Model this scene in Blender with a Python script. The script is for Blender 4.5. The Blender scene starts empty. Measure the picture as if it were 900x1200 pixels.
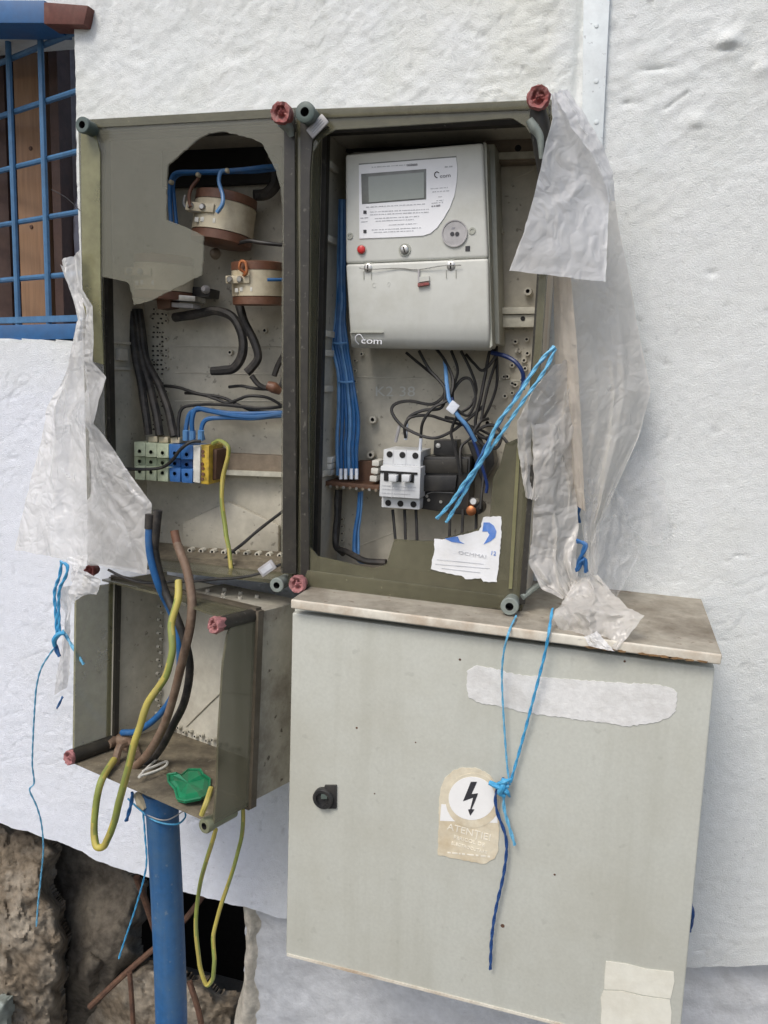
import bpy, bmesh, math, random
import numpy as np
from mathutils import Vector, Matrix
from mathutils.geometry import tessellate_polygon
random.seed(7)
S = bpy.context.scene
COL = S.collection
R = math.radians

# ------------------------------------------------------------------ camera
F = 950.0                                   # focal length in pixels of the 900 x 1200 photograph
YAW, PITCH, ROLL = R(15.7), R(9.4), R(2.1)
CAMLOC = Vector((0.0, -1.10, 1.45))
fw = Vector((-math.sin(YAW) * math.cos(PITCH), math.cos(YAW) * math.cos(PITCH), -math.sin(PITCH)))
rt = fw.cross(Vector((0, 0, 1))).normalized()
up = rt.cross(fw).normalized()
rt, up = rt * math.cos(ROLL) + up * math.sin(ROLL), up * math.cos(ROLL) - rt * math.sin(ROLL)
cam = bpy.data.cameras.new('camera')
cam.sensor_fit = 'HORIZONTAL'
cam.sensor_width = 36.0
cam.lens = F / 900 * 36
cam.clip_start = 0.02
cam.clip_end = 500
camo = bpy.data.objects.new('camera', cam)
M = Matrix((rt, up, -fw)).transposed().to_4x4()
M.translation = CAMLOC
camo.matrix_world = M
COL.objects.link(camo)
S.camera = camo

def U(px, py, D):
    """point on the plane D metres in front of the wall that the photo shows at (px, py)"""
    d = fw * F + rt * (px - 450) - up * (py - 600)
    t = (-D - CAMLOC.y) / d.y
    return CAMLOC + d * t

# ------------------------------------------------------------------ light
w = bpy.data.worlds.new('World')
S.world = w
w.use_nodes = True
nt = w.node_tree
bg = nt.nodes['Background']
sky = nt.nodes.new('ShaderNodeTexSky')
sky.sky_type = 'NISHITA'
sky.sun_disc = False
SUN_EL, SUN_AZ = R(52), R(200)
sky.sun_elevation = SUN_EL
sky.sun_rotation = SUN_AZ
sky.dust_density = 3.5
sky.air_density = 1.0
sky.ozone_density = 1.2
nt.links.new(sky.outputs[0], bg.inputs[0])
bg.inputs[1].default_value = 0.125
sl = bpy.data.lights.new('sun', 'SUN')
sl.energy = 1.15
sl.angle = R(22)
sl.color = (1.0, 0.98, 0.93)
so = bpy.data.objects.new('sun', sl)
sd = Vector((math.sin(SUN_AZ) * math.cos(SUN_EL), math.cos(SUN_AZ) * math.cos(SUN_EL), math.sin(SUN_EL)))
so.rotation_euler = sd.to_track_quat('Z', 'Y').to_euler()
so.location = (0, -2, 4)
COL.objects.link(so)
S.view_settings.view_transform = 'Standard'
S.view_settings.look = 'None'
S.view_settings.exposure = 0.50
S.view_settings.gamma = 1.0

# ------------------------------------------------------------------ materials
def srgb(r, g, b):
    return tuple((c / 255 / 12.92 if c / 255 <= .04045 else ((c / 255 + .055) / 1.055) ** 2.4) for c in (r, g, b))

def mat(name, col, rough=.6, metal=0, dirt=None, dscale=6, damt=.5, grain=.12, gscale=90,
        bump=0., bscale=200, alpha=1., spec=.5, trans=None, coat=0, spots=None, sscale=120, samt=.6, attr=None, crumple=0, streak=None, strk=.5):
    m = bpy.data.materials.new(name)
    m.use_nodes = True
    n = m.node_tree.nodes
    L = m.node_tree.links
    p = n['Principled BSDF']
    p.inputs['Roughness'].default_value = rough
    p.inputs['Metallic'].default_value = metal
    p.inputs['Specular IOR Level'].default_value = spec
    p.inputs['Coat Weight'].default_value = coat
    tc = n.new('ShaderNodeTexCoord')
    geo = n.new('ShaderNodeNewGeometry')
    vec = geo.outputs['Position']
    def noise(sc, det=5, ro=.6):
        t = n.new('ShaderNodeTexNoise')
        t.inputs['Scale'].default_value = sc
        t.inputs['Detail'].default_value = det
        t.inputs['Roughness'].default_value = ro
        L.new(vec, t.inputs['Vector'])
        return t.outputs['Fac']
    def ramp(fac, a, b):
        r = n.new('ShaderNodeMapRange')
        r.inputs['From Min'].default_value = a
        r.inputs['From Max'].default_value = b
        L.new(fac, r.inputs['Value'])
        return r.outputs[0]
    def mix(fac, a, b, mode='MIX'):
        x = n.new('ShaderNodeMix')
        x.data_type = 'RGBA'
        x.blend_type = mode
        for s, v in ((0, fac), (6, a), (7, b)):
            if hasattr(v, 'is_linked'):
                L.new(v, x.inputs[s])
            else:
                x.inputs[s].default_value = v if s == 0 else (*v, 1)
        return x.outputs[2]
    def mul(a, k):
        x = n.new('ShaderNodeMath')
        x.operation = 'MULTIPLY'
        L.new(a, x.inputs[0])
        x.inputs[1].default_value = k
        return x.outputs[0]
    c = mix(ramp(noise(gscale), .35, .65), tuple(v * (1 - grain) for v in col), tuple(min(1, v * (1 + grain)) for v in col))
    if dirt:
        c = mix(mul(ramp(noise(dscale, 8, .68), .45, .72), damt), c, dirt)
    if spots:
        c = mix(mul(ramp(noise(sscale, 3, .5), .66, .72), samt), c, spots)
    if streak:
        mp = n.new('ShaderNodeMapping')
        mp.inputs['Scale'].default_value = (1, 1, .07)
        L.new(vec, mp.inputs['Vector'])
        t = n.new('ShaderNodeTexNoise')
        t.inputs['Scale'].default_value = 26
        t.inputs['Detail'].default_value = 7
        t.inputs['Roughness'].default_value = .65
        L.new(mp.outputs[0], t.inputs['Vector'])
        c = mix(mul(ramp(t.outputs['Fac'], .5, .75), strk), c, streak)
    if attr:
        at = n.new('ShaderNodeAttribute')
        at.attribute_name = attr
        c = mix(1.0, c, at.outputs['Color'], 'MULTIPLY')
    L.new(c, p.inputs['Base Color'])
    r2 = n.new('ShaderNodeMapRange')
    r2.inputs['To Min'].default_value = max(0, rough - .12)
    r2.inputs['To Max'].default_value = min(1, rough + .12)
    L.new(noise(gscale * .4), r2.inputs['Value'])
    L.new(r2.outputs[0], p.inputs['Roughness'])
    if bump:
        b = n.new('ShaderNodeBump')
        b.inputs['Strength'].default_value = bump
        b.inputs['Distance'].default_value = .002
        L.new(noise(bscale, 6, .65), b.inputs['Height'])
        L.new(b.outputs[0], p.inputs['Normal'])
    if crumple:
        hs = None
        nz = n.new('ShaderNodeTexNoise'); nz.inputs['Scale'].default_value = 9; nz.inputs['Detail'].default_value = 3
        L.new(vec, nz.inputs['Vector'])
        wv = n.new('ShaderNodeMix'); wv.data_type = 'VECTOR'; wv.inputs[0].default_value = .12
        L.new(vec, wv.inputs[4]); L.new(nz.outputs['Color'], wv.inputs[5])
        for sc_, am in ((13, 1.2), (31, .7), (74, .35)):
            vo = n.new('ShaderNodeTexVoronoi'); vo.inputs['Scale'].default_value = sc_; vo.feature = 'DISTANCE_TO_EDGE'
            L.new(wv.outputs[1], vo.inputs['Vector'])
            hm = mul(vo.outputs['Distance'], am)
            if hs is None: hs = hm
            else:
                ad = n.new('ShaderNodeMath'); L.new(hs, ad.inputs[0]); L.new(hm, ad.inputs[1]); hs = ad.outputs[0]
        b = n.new('ShaderNodeBump')
        b.inputs['Strength'].default_value = crumple
        b.inputs['Distance'].default_value = .012
        L.new(hs, b.inputs['Height'])
        L.new(b.outputs[0], p.inputs['Normal'])
        bump_out = b.outputs[0]
    if alpha < 1:
        p.inputs['Alpha'].default_value = alpha
    if trans:
        out = n['Material Output']
        t = n.new('ShaderNodeBsdfTranslucent')
        if crumple: L.new(bump_out, t.inputs['Normal'])
        t.inputs['Color'].default_value = (*trans, 1)
        tr = n.new('ShaderNodeBsdfTransparent')
        m1 = n.new('ShaderNodeMixShader')
        m1.inputs[0].default_value = .42
        L.new(p.outputs[0], m1.inputs[1])
        L.new(t.outputs[0], m1.inputs[2])
        m2 = n.new('ShaderNodeMixShader')
        mm = n.new('ShaderNodeMapRange')
        mm.inputs['From Min'].default_value = .3
        mm.inputs['From Max'].default_value = .7
        mm.inputs['To Min'].default_value = alpha * .8
        mm.inputs['To Max'].default_value = min(1, alpha * 1.15)
        p.inputs['Alpha'].default_value = 1
        L.new(noise(14, 4), mm.inputs['Value'])
        L.new(mm.outputs[0], m2.inputs[0])
        L.new(tr.outputs[0], m2.inputs[1])
        L.new(m1.outputs[0], m2.inputs[2])
        L.new(m2.outputs[0], out.inputs['Surface'])
    return m

MT = {}
def K(name, *a, **k):
    MT[name] = mat(name, *a, **k)
K('plaster', (.80, .80, .80), .85, dirt=(.70, .69, .64), dscale=5, damt=.35, grain=.035, gscale=90, bump=.9, bscale=560, spec=.2, attr='tone', spots=(.42, .43, .44), sscale=160, samt=.35)
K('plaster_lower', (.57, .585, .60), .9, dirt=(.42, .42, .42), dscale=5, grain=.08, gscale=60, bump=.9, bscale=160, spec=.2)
K('raw_render', (.52, .485, .41), .95, dirt=(.26, .23, .19), dscale=14, grain=.2, gscale=80, bump=1., bscale=150, spec=.1)
K('rock', (.16, .13, .095), .95, dirt=(.44, .40, .33), dscale=8, damt=.8, grain=.35, gscale=60, bump=1., bscale=120, spec=.15)
K('rock_dark', (.10, .087, .07), .95, dirt=(.22, .195, .155), dscale=12, damt=.6, grain=.3, gscale=70, bump=1., bscale=120, spec=.1)
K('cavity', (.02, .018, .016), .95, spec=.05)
K('strip_paint', (.66, .71, .72), .6, dirt=(.5, .5, .5), dscale=20, damt=.3, grain=.05, bump=.2, bscale=300, spots=(.2, .2, .22), sscale=220, samt=.5)
K('cabinet_paint', (.50, .51, .455), .48, streak=(.37, .37, .31), strk=.4, dirt=(.40, .39, .32), dscale=4, damt=.6, grain=.04, gscale=250, bump=.08, bscale=500, spots=(.33, .33, .29), sscale=60, samt=.3, spec=.4)
K('cabinet_top', (.34, .31, .25), .75, dirt=(.11, .085, .055), dscale=10, damt=.95, grain=.12, gscale=60, bump=.25, bscale=200, spots=(.12, .07, .04), sscale=90, samt=.6)
K('top_edge', (.64, .61, .52), .6, dirt=(.30, .17, .07), dscale=11, damt=.75, grain=.1, gscale=60)
K('box_grey', (.50, .475, .395), .6, dirt=(.24, .22, .17), dscale=9, damt=.6, grain=.06, gscale=90, bump=.1, bscale=300, spots=(.07, .06, .05), sscale=130, samt=.5)
K('box_grey_light', (.55, .53, .45), .6, dirt=(.24, .20, .15), dscale=14, damt=.5, grain=.06, gscale=90)
K('box_side', (.42, .40, .33), .6, dirt=(.09, .06, .035), dscale=13, damt=.8, grain=.1, gscale=60, bump=.2, bscale=160, spots=(.05, .035, .025), sscale=90, samt=.8)
K('box_rusty', (.62, .59, .50), .7, dirt=(.34, .20, .10), dscale=7, damt=.7, grain=.1, gscale=60)
K('cover_panel', (.20, .195, .15), .13, alpha=.44, dirt=(.27, .26, .20), dscale=7, damt=.5, grain=.03)
K('cover_rim', (.145, .138, .088), .14, alpha=.70, dirt=(.07, .065, .04), dscale=8, damt=.6, grain=.1, spots=(.3, .28, .2), sscale=200, samt=.3)
K('cover_olive', (.27, .26, .14), .14, alpha=.68, dirt=(.10, .095, .045), dscale=12, damt=.55, grain=.08)
K('dirty_floor', (.17, .145, .10), .8, dirt=(.05, .04, .03), dscale=22, damt=.8, grain=.2, bump=.4, bscale=140, spots=(.33, .3, .24), sscale=110, samt=.6)
K('gasket', (.022, .02, .016), .5, dirt=(.06, .053, .04), dscale=22, damt=.7, spots=(.2, .19, .16), sscale=150, samt=.4)
K('knob_green', (.075, .105, .095), .5, dirt=(.16, .17, .14), dscale=60, damt=.5)
K('knob_grey', (.22, .25, .225), .55, dirt=(.12, .12, .1), dscale=60, damt=.5)
K('knob_olive', (.17, .18, .11), .4, dirt=(.09, .08, .05), dscale=50, damt=.5)
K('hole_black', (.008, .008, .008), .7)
K('red_wax', (.24, .06, .055), .6, dirt=(.36, .20, .18), dscale=90, damt=.8, grain=.25, gscale=200, bump=.8, bscale=250)
K('pink_wax', (.38, .16, .16), .65, dirt=(.26, .12, .11), dscale=90, damt=.8, grain=.25, gscale=200, bump=.8, bscale=250)
K('meter_grey', (.56, .57, .53), .4, streak=(.44, .44, .38), strk=.35, dirt=(.42, .42, .36), dscale=16, damt=.6, grain=.02, spec=.45)
K('meter_side', (.36, .37, .32), .45, grain=.04)
K('meter_label', (.80, .81, .83), .4, grain=.01)
K('lcd', (.24, .265, .235), .15, grain=.02, spec=.7)
K('lcd_frame', (.15, .16, .15), .35)
K('print_grey', (.25, .25, .27), .6)
K('print_faint', (.5, .51, .53), .6)
K('print_dark', (.03, .03, .035), .6)
K('print_blue', (.08, .20, .55), .6, dirt=(.3, .4, .65), dscale=40, damt=.7)
K('print_cream', (.78, .74, .63), .6)
K('steel', (.5, .5, .48), .35, metal=.9, dirt=(.2, .17, .13), dscale=60, damt=.5)
K('red_button', (.55, .03, .03), .35)
K('port_grey', (.38, .37, .37), .4)
K('paper', (.78, .79, .80), .7, dirt=(.62, .60, .55), dscale=25, damt=.5, grain=.03, bump=.2, bscale=120)
K('paper_old', (.70, .70, .68), .8, dirt=(.52, .51, .48), dscale=24, damt=.9, grain=.06, gscale=120, bump=.4, bscale=160)
K('paper_cream', (.70, .69, .60), .7, dirt=(.55, .52, .42), dscale=18, damt=.6, grain=.03, bump=.2, bscale=90)
K('sign_cream', (.66, .60, .46), .6, dirt=(.46, .34, .18), dscale=22, damt=.7, grain=.08)
K('sign_white', (.82, .82, .80), .5, grain=.02)
K('black_plastic', (.02, .02, .021), .4, dirt=(.06, .055, .045), dscale=40, damt=.6)
K('black_wire', (.012, .012, .012), .55, dirt=(.05, .045, .04), dscale=60, damt=.7)
K('black_cable', (.016, .015, .014), .6, dirt=(.085, .073, .06), dscale=45, damt=.8)
K('blue_wire', (.016, .11, .30), .5, dirt=(.07, .12, .20), dscale=45, damt=.7)
K('navy_wire', (.01, .03, .13), .4)
K('light_blue_wire', (.10, .24, .46), .4)
K('yellow_wire', (.44, .37, .08), .55, dirt=(.22, .19, .09), dscale=45, damt=.7)
K('green_stripe', (.24, .28, .06), .55, dirt=(.17, .18, .08), dscale=45, damt=.7)
K('brown_cable', (.15, .095, .06), .65, dirt=(.28, .21, .155), dscale=40, damt=.8, bump=.3, bscale=300)
K('copper', (.45, .17, .07), .4, metal=.7)
K('tinned', (.6, .6, .58), .35, metal=.5)
K('ferrule', (.62, .66, .72), .4)
K('term_green', (.48, .54, .38), .5, dirt=(.3, .32, .2), dscale=60, damt=.4)
K('term_blue', (.03, .13, .36), .42, dirt=(.04, .1, .25), dscale=60, damt=.4)
K('term_yellow', (.55, .38, .04), .45, dirt=(.12, .08, .03), dscale=120, damt=.8)
K('term_white', (.62, .61, .55), .5)
K('board_brown', (.11, .055, .03), .6, dirt=(.05, .03, .02), dscale=30)
K('breaker_white', (.62, .64, .65), .4, dirt=(.48, .48, .46), dscale=40, damt=.4, grain=.03)
K('ct_cream', (.56, .50, .36), .5, dirt=(.30, .22, .12), dscale=26, damt=.7, grain=.05)
K('ct_brown', (.13, .055, .03), .5, dirt=(.24, .14, .09), dscale=40, damt=.6)
K('rail_cream', (.50, .49, .41), .5, dirt=(.3, .27, .2), dscale=30, damt=.4)
K('flange_brown', (.085, .07, .048), .5, dirt=(.2, .17, .13), dscale=24, damt=.5, grain=.15)
K('rail_brown', (.20, .16, .115), .6, dirt=(.1, .07, .05), dscale=30, damt=.5)
K('window_blue', (.025, .11, .27), .45, dirt=(.05, .10, .2), dscale=26, damt=.6, grain=.08)
K('grille_blue', (.06, .16, .30), .45, dirt=(.05, .11, .19), dscale=34, damt=.7, grain=.12)
K('pipe_blue', (.014, .095, .25), .55, dirt=(.06, .13, .22), dscale=15, damt=.8, streak=(.09, .16, .24), strk=.6, grain=.12, spots=(.25, .28, .3), sscale=120, samt=.4, bump=.1)
K('wood', (.27, .155, .085), .7, dirt=(.19, .09, .04), dscale=14, damt=.7, grain=.12, gscale=60)
K('wood_dark', (.075, .04, .03), .7, dirt=(.03, .02, .015), dscale=20)
K('rust_brown', (.20, .115, .05), .85, dirt=(.34, .24, .13), dscale=60, damt=.7, grain=.25)
K('lintel_rust', (.11, .035, .025), .7, dirt=(.2, .1, .07), dscale=40, damt=.6)
K('cloth', (.36, .33, .36), .85, dirt=(.17, .15, .17), dscale=12, damt=.7, grain=.1)
K('film', (.90, .895, .885), .2, alpha=.80, spec=.8, trans=(.85, .85, .84), dirt=(.62, .59, .54), dscale=10, damt=.4, grain=.02, crumple=.55)
K('film_white', (.90, .90, .90), .24, spec=.7, alpha=.90, trans=(.85, .85, .85), dirt=(.68, .66, .62), dscale=9, damt=.4, grain=.02, crumple=.4)
K('film_dirty', (.66, .60, .52), .4, alpha=.93, trans=(.7, .62, .52), streak=(.30, .19, .12), strk=.7, grain=.03, crumple=.3)
K('film_warm', (.80, .785, .74), .24, spec=.7, alpha=.93, trans=(.74, .72, .66), dirt=(.54, .50, .43), dscale=7, damt=.5, grain=.02, crumple=.28)
K('film_thin', (.82, .79, .74), .2, spec=.8, alpha=.74, trans=(.8, .78, .74), dirt=(.5, .45, .37), dscale=9, damt=.5, grain=.03, crumple=.6)
K('film_ghost', (.85, .85, .84), .25, alpha=.26, trans=(.85, .85, .85), grain=.02, crumple=.6)
K('twine', (.045, .30, .55), .45, dirt=(.12, .42, .62), dscale=120, damt=.7, grain=.15, gscale=500)
K('twine_dark', (.015, .06, .20), .5, grain=.2, gscale=400)
K('twine_light', (.14, .42, .62), .45, dirt=(.05, .28, .52), dscale=100, damt=.6, grain=.15, gscale=500)
K('green_plastic', (.01, .20, .085), .4, dirt=(.02, .15, .08), dscale=60, damt=.6)
K('rebar', (.09, .045, .028), .8, dirt=(.16, .09, .05), dscale=60, grain=.3)
K('ground', (.12, .11, .095), .95, dirt=(.2, .19, .17), dscale=3, grain=.2, bump=.5, bscale=60)

# wood grain that runs upright
def stretch(m, sx, sy, sz):
    n = m.node_tree.nodes
    L = m.node_tree.links
    g = [x for x in n if x.bl_idname == 'ShaderNodeNewGeometry'][0]
    mp = n.new('ShaderNodeMapping')
    mp.inputs['Scale'].default_value = (sx, sy, sz)
    for l in list(g.outputs['Position'].links):
        L.new(mp.outputs[0], l.to_socket)
    L.new(g.outputs['Position'], mp.inputs['Vector'])
stretch(MT['wood'], 3, 3, .22)
stretch(MT['box_rusty'], 2.2, 2.2, .35)

# ------------------------------------------------------------------ mesh helpers
class MB:
    def __init__(s):
        s.v, s.f, s.m = [], [], []
    def add(s, vs, fs, mi=0):
        o = len(s.v)
        s.v += [tuple(x) for x in vs]
        for i, f in enumerate(fs):
            s.f.append(tuple(o + k for k in f))
            s.m.append(mi[i] if isinstance(mi, list) else mi)
        return s
    def hexa(s, p, mi=0):
        """p: 4 near corners (tl,tr,br,bl) then 4 far corners"""
        return s.add(p, [(0, 3, 2, 1), (4, 5, 6, 7), (0, 1, 5, 4), (1, 2, 6, 5), (2, 3, 7, 6), (3, 0, 4, 7)], mi)
    def box(s, c, d, mi=0, rot=None):
        p = []
        for y in (-1, 1):
            for x, z in ((-1, 1), (1, 1), (1, -1), (-1, -1)):
                q = Vector((x * d[0] / 2, y * d[1] / 2, z * d[2] / 2))
                if rot: q = rot @ q
                p.append(Vector(c) + q)
        return s.hexa(p, mi)
    def aabb(s, x0, x1, y0, y1, z0, z1, mi=0):
        return s.box(((x0 + x1) / 2, (y0 + y1) / 2, (z0 + z1) / 2), (x1 - x0, y1 - y0, z1 - z0), mi)
    def quadpx(s, q, D0, D1, mi=0):
        """slab whose front outline q (tl,tr,br,bl pixels) lies D0 off the wall, straight back to D1"""
        fr = [U(x, y, D0) for x, y in q]
        return s.hexa(fr + [Vector((p.x, -D1, p.z)) for p in fr], mi)
    def loops(s, loops3, back, mi=0):
        """flat polygon (first loop) with holes, given as 3D loops, made thick by vector back"""
        flat = [p for l in loops3 for p in l]
        tri = tessellate_polygon([[Vector(p) for p in l] for l in loops3])
        n = len(flat)
        fs = [tuple(t) for t in tri] + [tuple(n + k for k in reversed(t)) for t in tri]
        o = 0
        for l in loops3:
            k = len(l)
            for i in range(k):
                a, b = o + i, o + (i + 1) % k
                fs.append((a, b, n + b, n + a))
            o += k
        return s.add([Vector(p) for p in flat] + [Vector(p) + back for p in flat], fs, mi)
    def polypx(s, pts, D, th=.002, holes=(), mi=0, rag=0):
        if rag:
            rn = random.Random(int(pts[0][0])); q = []
            for i, (x0, y0) in enumerate(pts):
                x1, y1 = pts[(i + 1) % len(pts)]
                k = max(1, int(math.hypot(x1 - x0, y1 - y0) / 3))
                q += [(x0 + (x1 - x0) * j / k + rn.uniform(-rag, rag), y0 + (y1 - y0) * j / k + rn.uniform(-rag, rag)) for j in range(k)]
            pts = q
        return s.loops([[U(x, y, D) for x, y in l] for l in [pts, *holes]], Vector((0, th, 0)), mi)
    def tube(s, pts, r, seg=8, sub=5, mi=0, cap=True, stripe=None, smooth=True):
        P = [Vector(p[:3]) for p in pts]
        rr = [r] * len(P) if not isinstance(r, (list, tuple)) else list(r)
        if smooth and len(P) > 2:
            Q, RR = [], []
            for i in range(len(P) - 1):
                p0 = P[i - 1] if i else P[0] * 2 - P[1]
                p1, p2 = P[i], P[i + 1]
                p3 = P[i + 2] if i + 2 < len(P) else P[-1] * 2 - P[-2]
                for k in range(sub):
                    t = k / sub
                    Q.append(.5 * ((2 * p1) + (p2 - p0) * t + (2 * p0 - 5 * p1 + 4 * p2 - p3) * t * t + (3 * p1 - p0 - 3 * p2 + p3) * t ** 3))
                    RR.append(rr[i] * (1 - t) + rr[i + 1] * t)
            Q.append(P[-1]); RR.append(rr[-1])
        else:
            Q, RR = P, rr
        T = [(Q[min(i + 1, len(Q) - 1)] - Q[max(i - 1, 0)]).normalized() for i in range(len(Q))]
        nrm = T[0].orthogonal().normalized()
        vs = []
        for i, q in enumerate(Q):
            if i:
                ax = T[i - 1].cross(T[i])
                if ax.length > 1e-7:
                    nrm = Matrix.Rotation(T[i - 1].angle(T[i]), 3, ax) @ nrm
            b = T[i].cross(nrm)
            for k in range(seg):
                a = 2 * math.pi * k / seg
                vs.append(q + (nrm * math.cos(a) + b * math.sin(a)) * RR[i])
        fs, ms = [], []
        for i in range(len(Q) - 1):
            for k in range(seg):
                fs.append((i * seg + k, i * seg + (k + 1) % seg, (i + 1) * seg + (k + 1) % seg, (i + 1) * seg + k))
                ms.append(stripe if stripe is not None and ((k + i // 6) % seg) < seg * .4 else mi)
        if cap:
            fs += [tuple(range(seg))[::-1], tuple((len(Q) - 1) * seg + k for k in range(seg))]
            ms += [mi, mi]
        return s.add(vs, fs, ms)
    def lathe(s, c, ax, prof, seg=20, mi=0):
        """prof: list of (distance along ax, radius[, mat])"""
        ax = Vector(ax).normalized()
        n = ax.orthogonal().normalized()
        b = ax.cross(n)
        vs, fs, ms = [], [], []
        for p in prof:
            for k in range(seg):
                a = 2 * math.pi * k / seg
                vs.append(Vector(c) + ax * p[0] + (n * math.cos(a) + b * math.sin(a)) * p[1])
        for i in range(len(prof) - 1):
            for k in range(seg):
                fs.append((i * seg + k, i * seg + (k + 1) % seg, (i + 1) * seg + (k + 1) % seg, (i + 1) * seg + k))
                ms.append(prof[i + 1][2] if len(prof[i + 1]) > 2 else mi)
        fs += [tuple(range(seg))[::-1], tuple((len(prof) - 1) * seg + k for k in range(seg))]
        ms += [mi, prof[-1][2] if len(prof[-1]) > 2 else mi]
        return s.add(vs, fs, ms)
    def build(s, name, mats, parent=None, smooth=False, bevel=0, kind=None, label=None, cat=None, group=None, root=None, seg=2):
        me = bpy.data.meshes.new(name)
        org = Vector((0, 0, 0))
        if parent is None:
            a = np.array(s.v)
            org = Vector(((a[:, 0].min() + a[:, 0].max()) / 2, (a[:, 1].min() + a[:, 1].max()) / 2, a[:, 2].min()))
        else:
            q = parent
            while q is not None:
                org += q.location
                q = q.parent
        me.from_pydata([tuple(Vector(v) - org) for v in s.v], [], s.f)
        if not isinstance(mats, (list, tuple)): mats = [mats]
        for m in mats: me.materials.append(MT[m])
        me.polygons.foreach_set('material_index', s.m)
        if smooth:
            me.polygons.foreach_set('use_smooth', [True] * len(me.polygons))
        bm = bmesh.new(); bm.from_mesh(me)
        bmesh.ops.recalc_face_normals(bm, faces=bm.faces)
        if bevel:
            es = [e for e in bm.edges if len(e.link_faces) == 2 and e.calc_face_angle(0) > .6]
            bmesh.ops.bevel(bm, geom=es, offset=bevel, segments=seg, profile=.6, affect='EDGES', clamp_overlap=True)
            bm.faces.ensure_lookup_table()
            for f in bm.faces: f.smooth = True
        bm.to_mesh(me); bm.free()
        if smooth or bevel:
            me.set_sharp_from_angle(angle=R(40))
        o = bpy.data.objects.new(name, me)
        COL.objects.link(o)
        if parent is None: o.location = org
        else: o.parent = parent
        tag(o, label, cat, group, kind)
        return o

def tag(o, label=None, cat=None, group=None, kind=None):
    if label: o['label'] = label
    if cat: o['category'] = cat
    if group: o['group'] = group
    if kind: o['kind'] = kind
    return o

def thing(name, loc, label, cat, group=None):
    o = bpy.data.objects.new(name, None)
    o.empty_display_size = .02
    o.location = loc
    COL.objects.link(o)
    return tag(o, label, cat, group)

def text(s, x, y, px, D, m, parent, name='lettering', tilt=0, stretchx=1., th=.0003, label=None):
    """letters px pixels tall whose middle the photo shows at x, y"""
    cu = bpy.data.curves.new('t', 'FONT')
    cu.body = s
    cu.align_x = 'CENTER'
    cu.align_y = 'CENTER'
    cu.extrude = th
    cu.resolution_u = 3
    k = (U(x, y - .5, D) - U(x, y + .5, D)).length
    cu.size = px * k * 1.38
    o = bpy.data.objects.new('t', cu)
    COL.objects.link(o)
    bpy.context.view_layer.update()
    me = bpy.data.meshes.new_from_object(o)
    bpy.data.objects.remove(o)
    rot = Matrix.Rotation(tilt, 3, 'Y') @ Matrix.Rotation(math.pi / 2, 3, 'X')
    c = U(x, y, D)
    b = MB()
    b.add([c + rot @ Vector((v.co.x * stretchx, v.co.y, v.co.z)) for v in me.vertices], [tuple(p.vertices) for p in me.polygons])
    bpy.data.meshes.remove(me)
    return b.build(name, m, parent, label=label)

# value noise in numpy
_rng = np.random.RandomState(3)
_T = _rng.rand(256, 256)
def vnoise(x, y):
    xi, yi = np.floor(x).astype(int), np.floor(y).astype(int)
    fx, fy = x - xi, y - yi
    fx, fy = fx * fx * (3 - 2 * fx), fy * fy * (3 - 2 * fy)
    g = lambda a, b: _T[a % 256, b % 256]
    return (g(xi, yi) * (1 - fx) + g(xi + 1, yi) * fx) * (1 - fy) + (g(xi, yi + 1) * (1 - fx) + g(xi + 1, yi + 1) * fx) * fy
def fbm(x, y, o=4, g=.5):
    s, a, t = 0, 1, 0
    for i in range(o):
        s = s + a * vnoise(x * 2 ** i + 17.3 * i, y * 2 ** i + 5.1 * i)
        t += a
        a *= g
    return s / t
def ridge(x, y, o=3):
    return 1 - np.abs(2 * fbm(x, y, o) - 1) * 1.6

def crop(ox, oy, k):
    return lambda x, y: (ox + x / k, oy + y / k)
C2 = crop(80, 120, 3.214); C3 = crop(80, 400, 3.214); C4 = crop(340, 90, 2.647); C5 = crop(340, 400, 2.647)
L6 = crop(0, 280, 3); C7 = crop(560, 80, 3); C8 = crop(560, 420, 3)
E1 = crop(50, 640, 2.8125); E2 = crop(0, 640, 3.75); E3 = crop(0, 900, 2.5); E4 = crop(320, 680, 3)
E5 = crop(480, 760, 2.368); E6 = crop(400, 160, 4.5); E7 = crop(430, 480, 4.737); E8 = crop(640, 0, 3.46)
P_ = crop(0, 0, 1)
def pts(C, l):
    return [U(*C(p[0], p[1]), p[2]) for p in l]

# ================================================================== SETTING
# ---- upper plaster wall
edge_px = [(-400, 900), (-120, 930), (0, 965), (60, 984), (120, 1010), (200, 1041), (270, 1060), (335, 1079), (480, 1110), (640, 1128), (800, 1133), (900, 1131), (1100, 1120)]
ex = [U(x, y, 0) for x, y in edge_px]
def zbot(X):
    return np.interp(X, [p.x for p in ex], [p.z for p in ex])
WX = U(92, 250, 0).x          # right side of the window opening
WZ0 = U(45, 398, 0).z         # sill
WZ1 = U(45, -14, 0).z
xa, xb = U(-30, 600, 0).x, U(935, 600, 0).x
xs = np.concatenate([np.linspace(-3.5, xa, 12)[:-1], np.arange(xa, xb, .0026), np.linspace(xb, 2.6, 12)])
k = int(np.argmin(abs(xs - WX))); xs[k] = WX
zt = U(450, -30, 0).z
ts = np.concatenate([np.linspace(0, 1, 500), 1 + np.linspace(0, 1, 10)[1:]])
XX, TT = np.meshgrid(xs, ts)
ZB = zbot(XX) + (fbm(XX * 30, XX * 0 + 3.3, 4) - .5) * .012
ZZ = np.where(TT <= 1, ZB + (zt - ZB) * TT, zt + (3.6 - zt) * (TT - 1))
lum = fbm(XX * 26, ZZ * 34, 5, .55)
fine = fbm(XX * 120 + 9, ZZ * 120, 3, .6)
big = fbm(XX * 4, ZZ * 4, 3)
stroke = fbm(XX * 14 + ZZ * 22, ZZ * 60 - XX * 30, 4)
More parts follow.
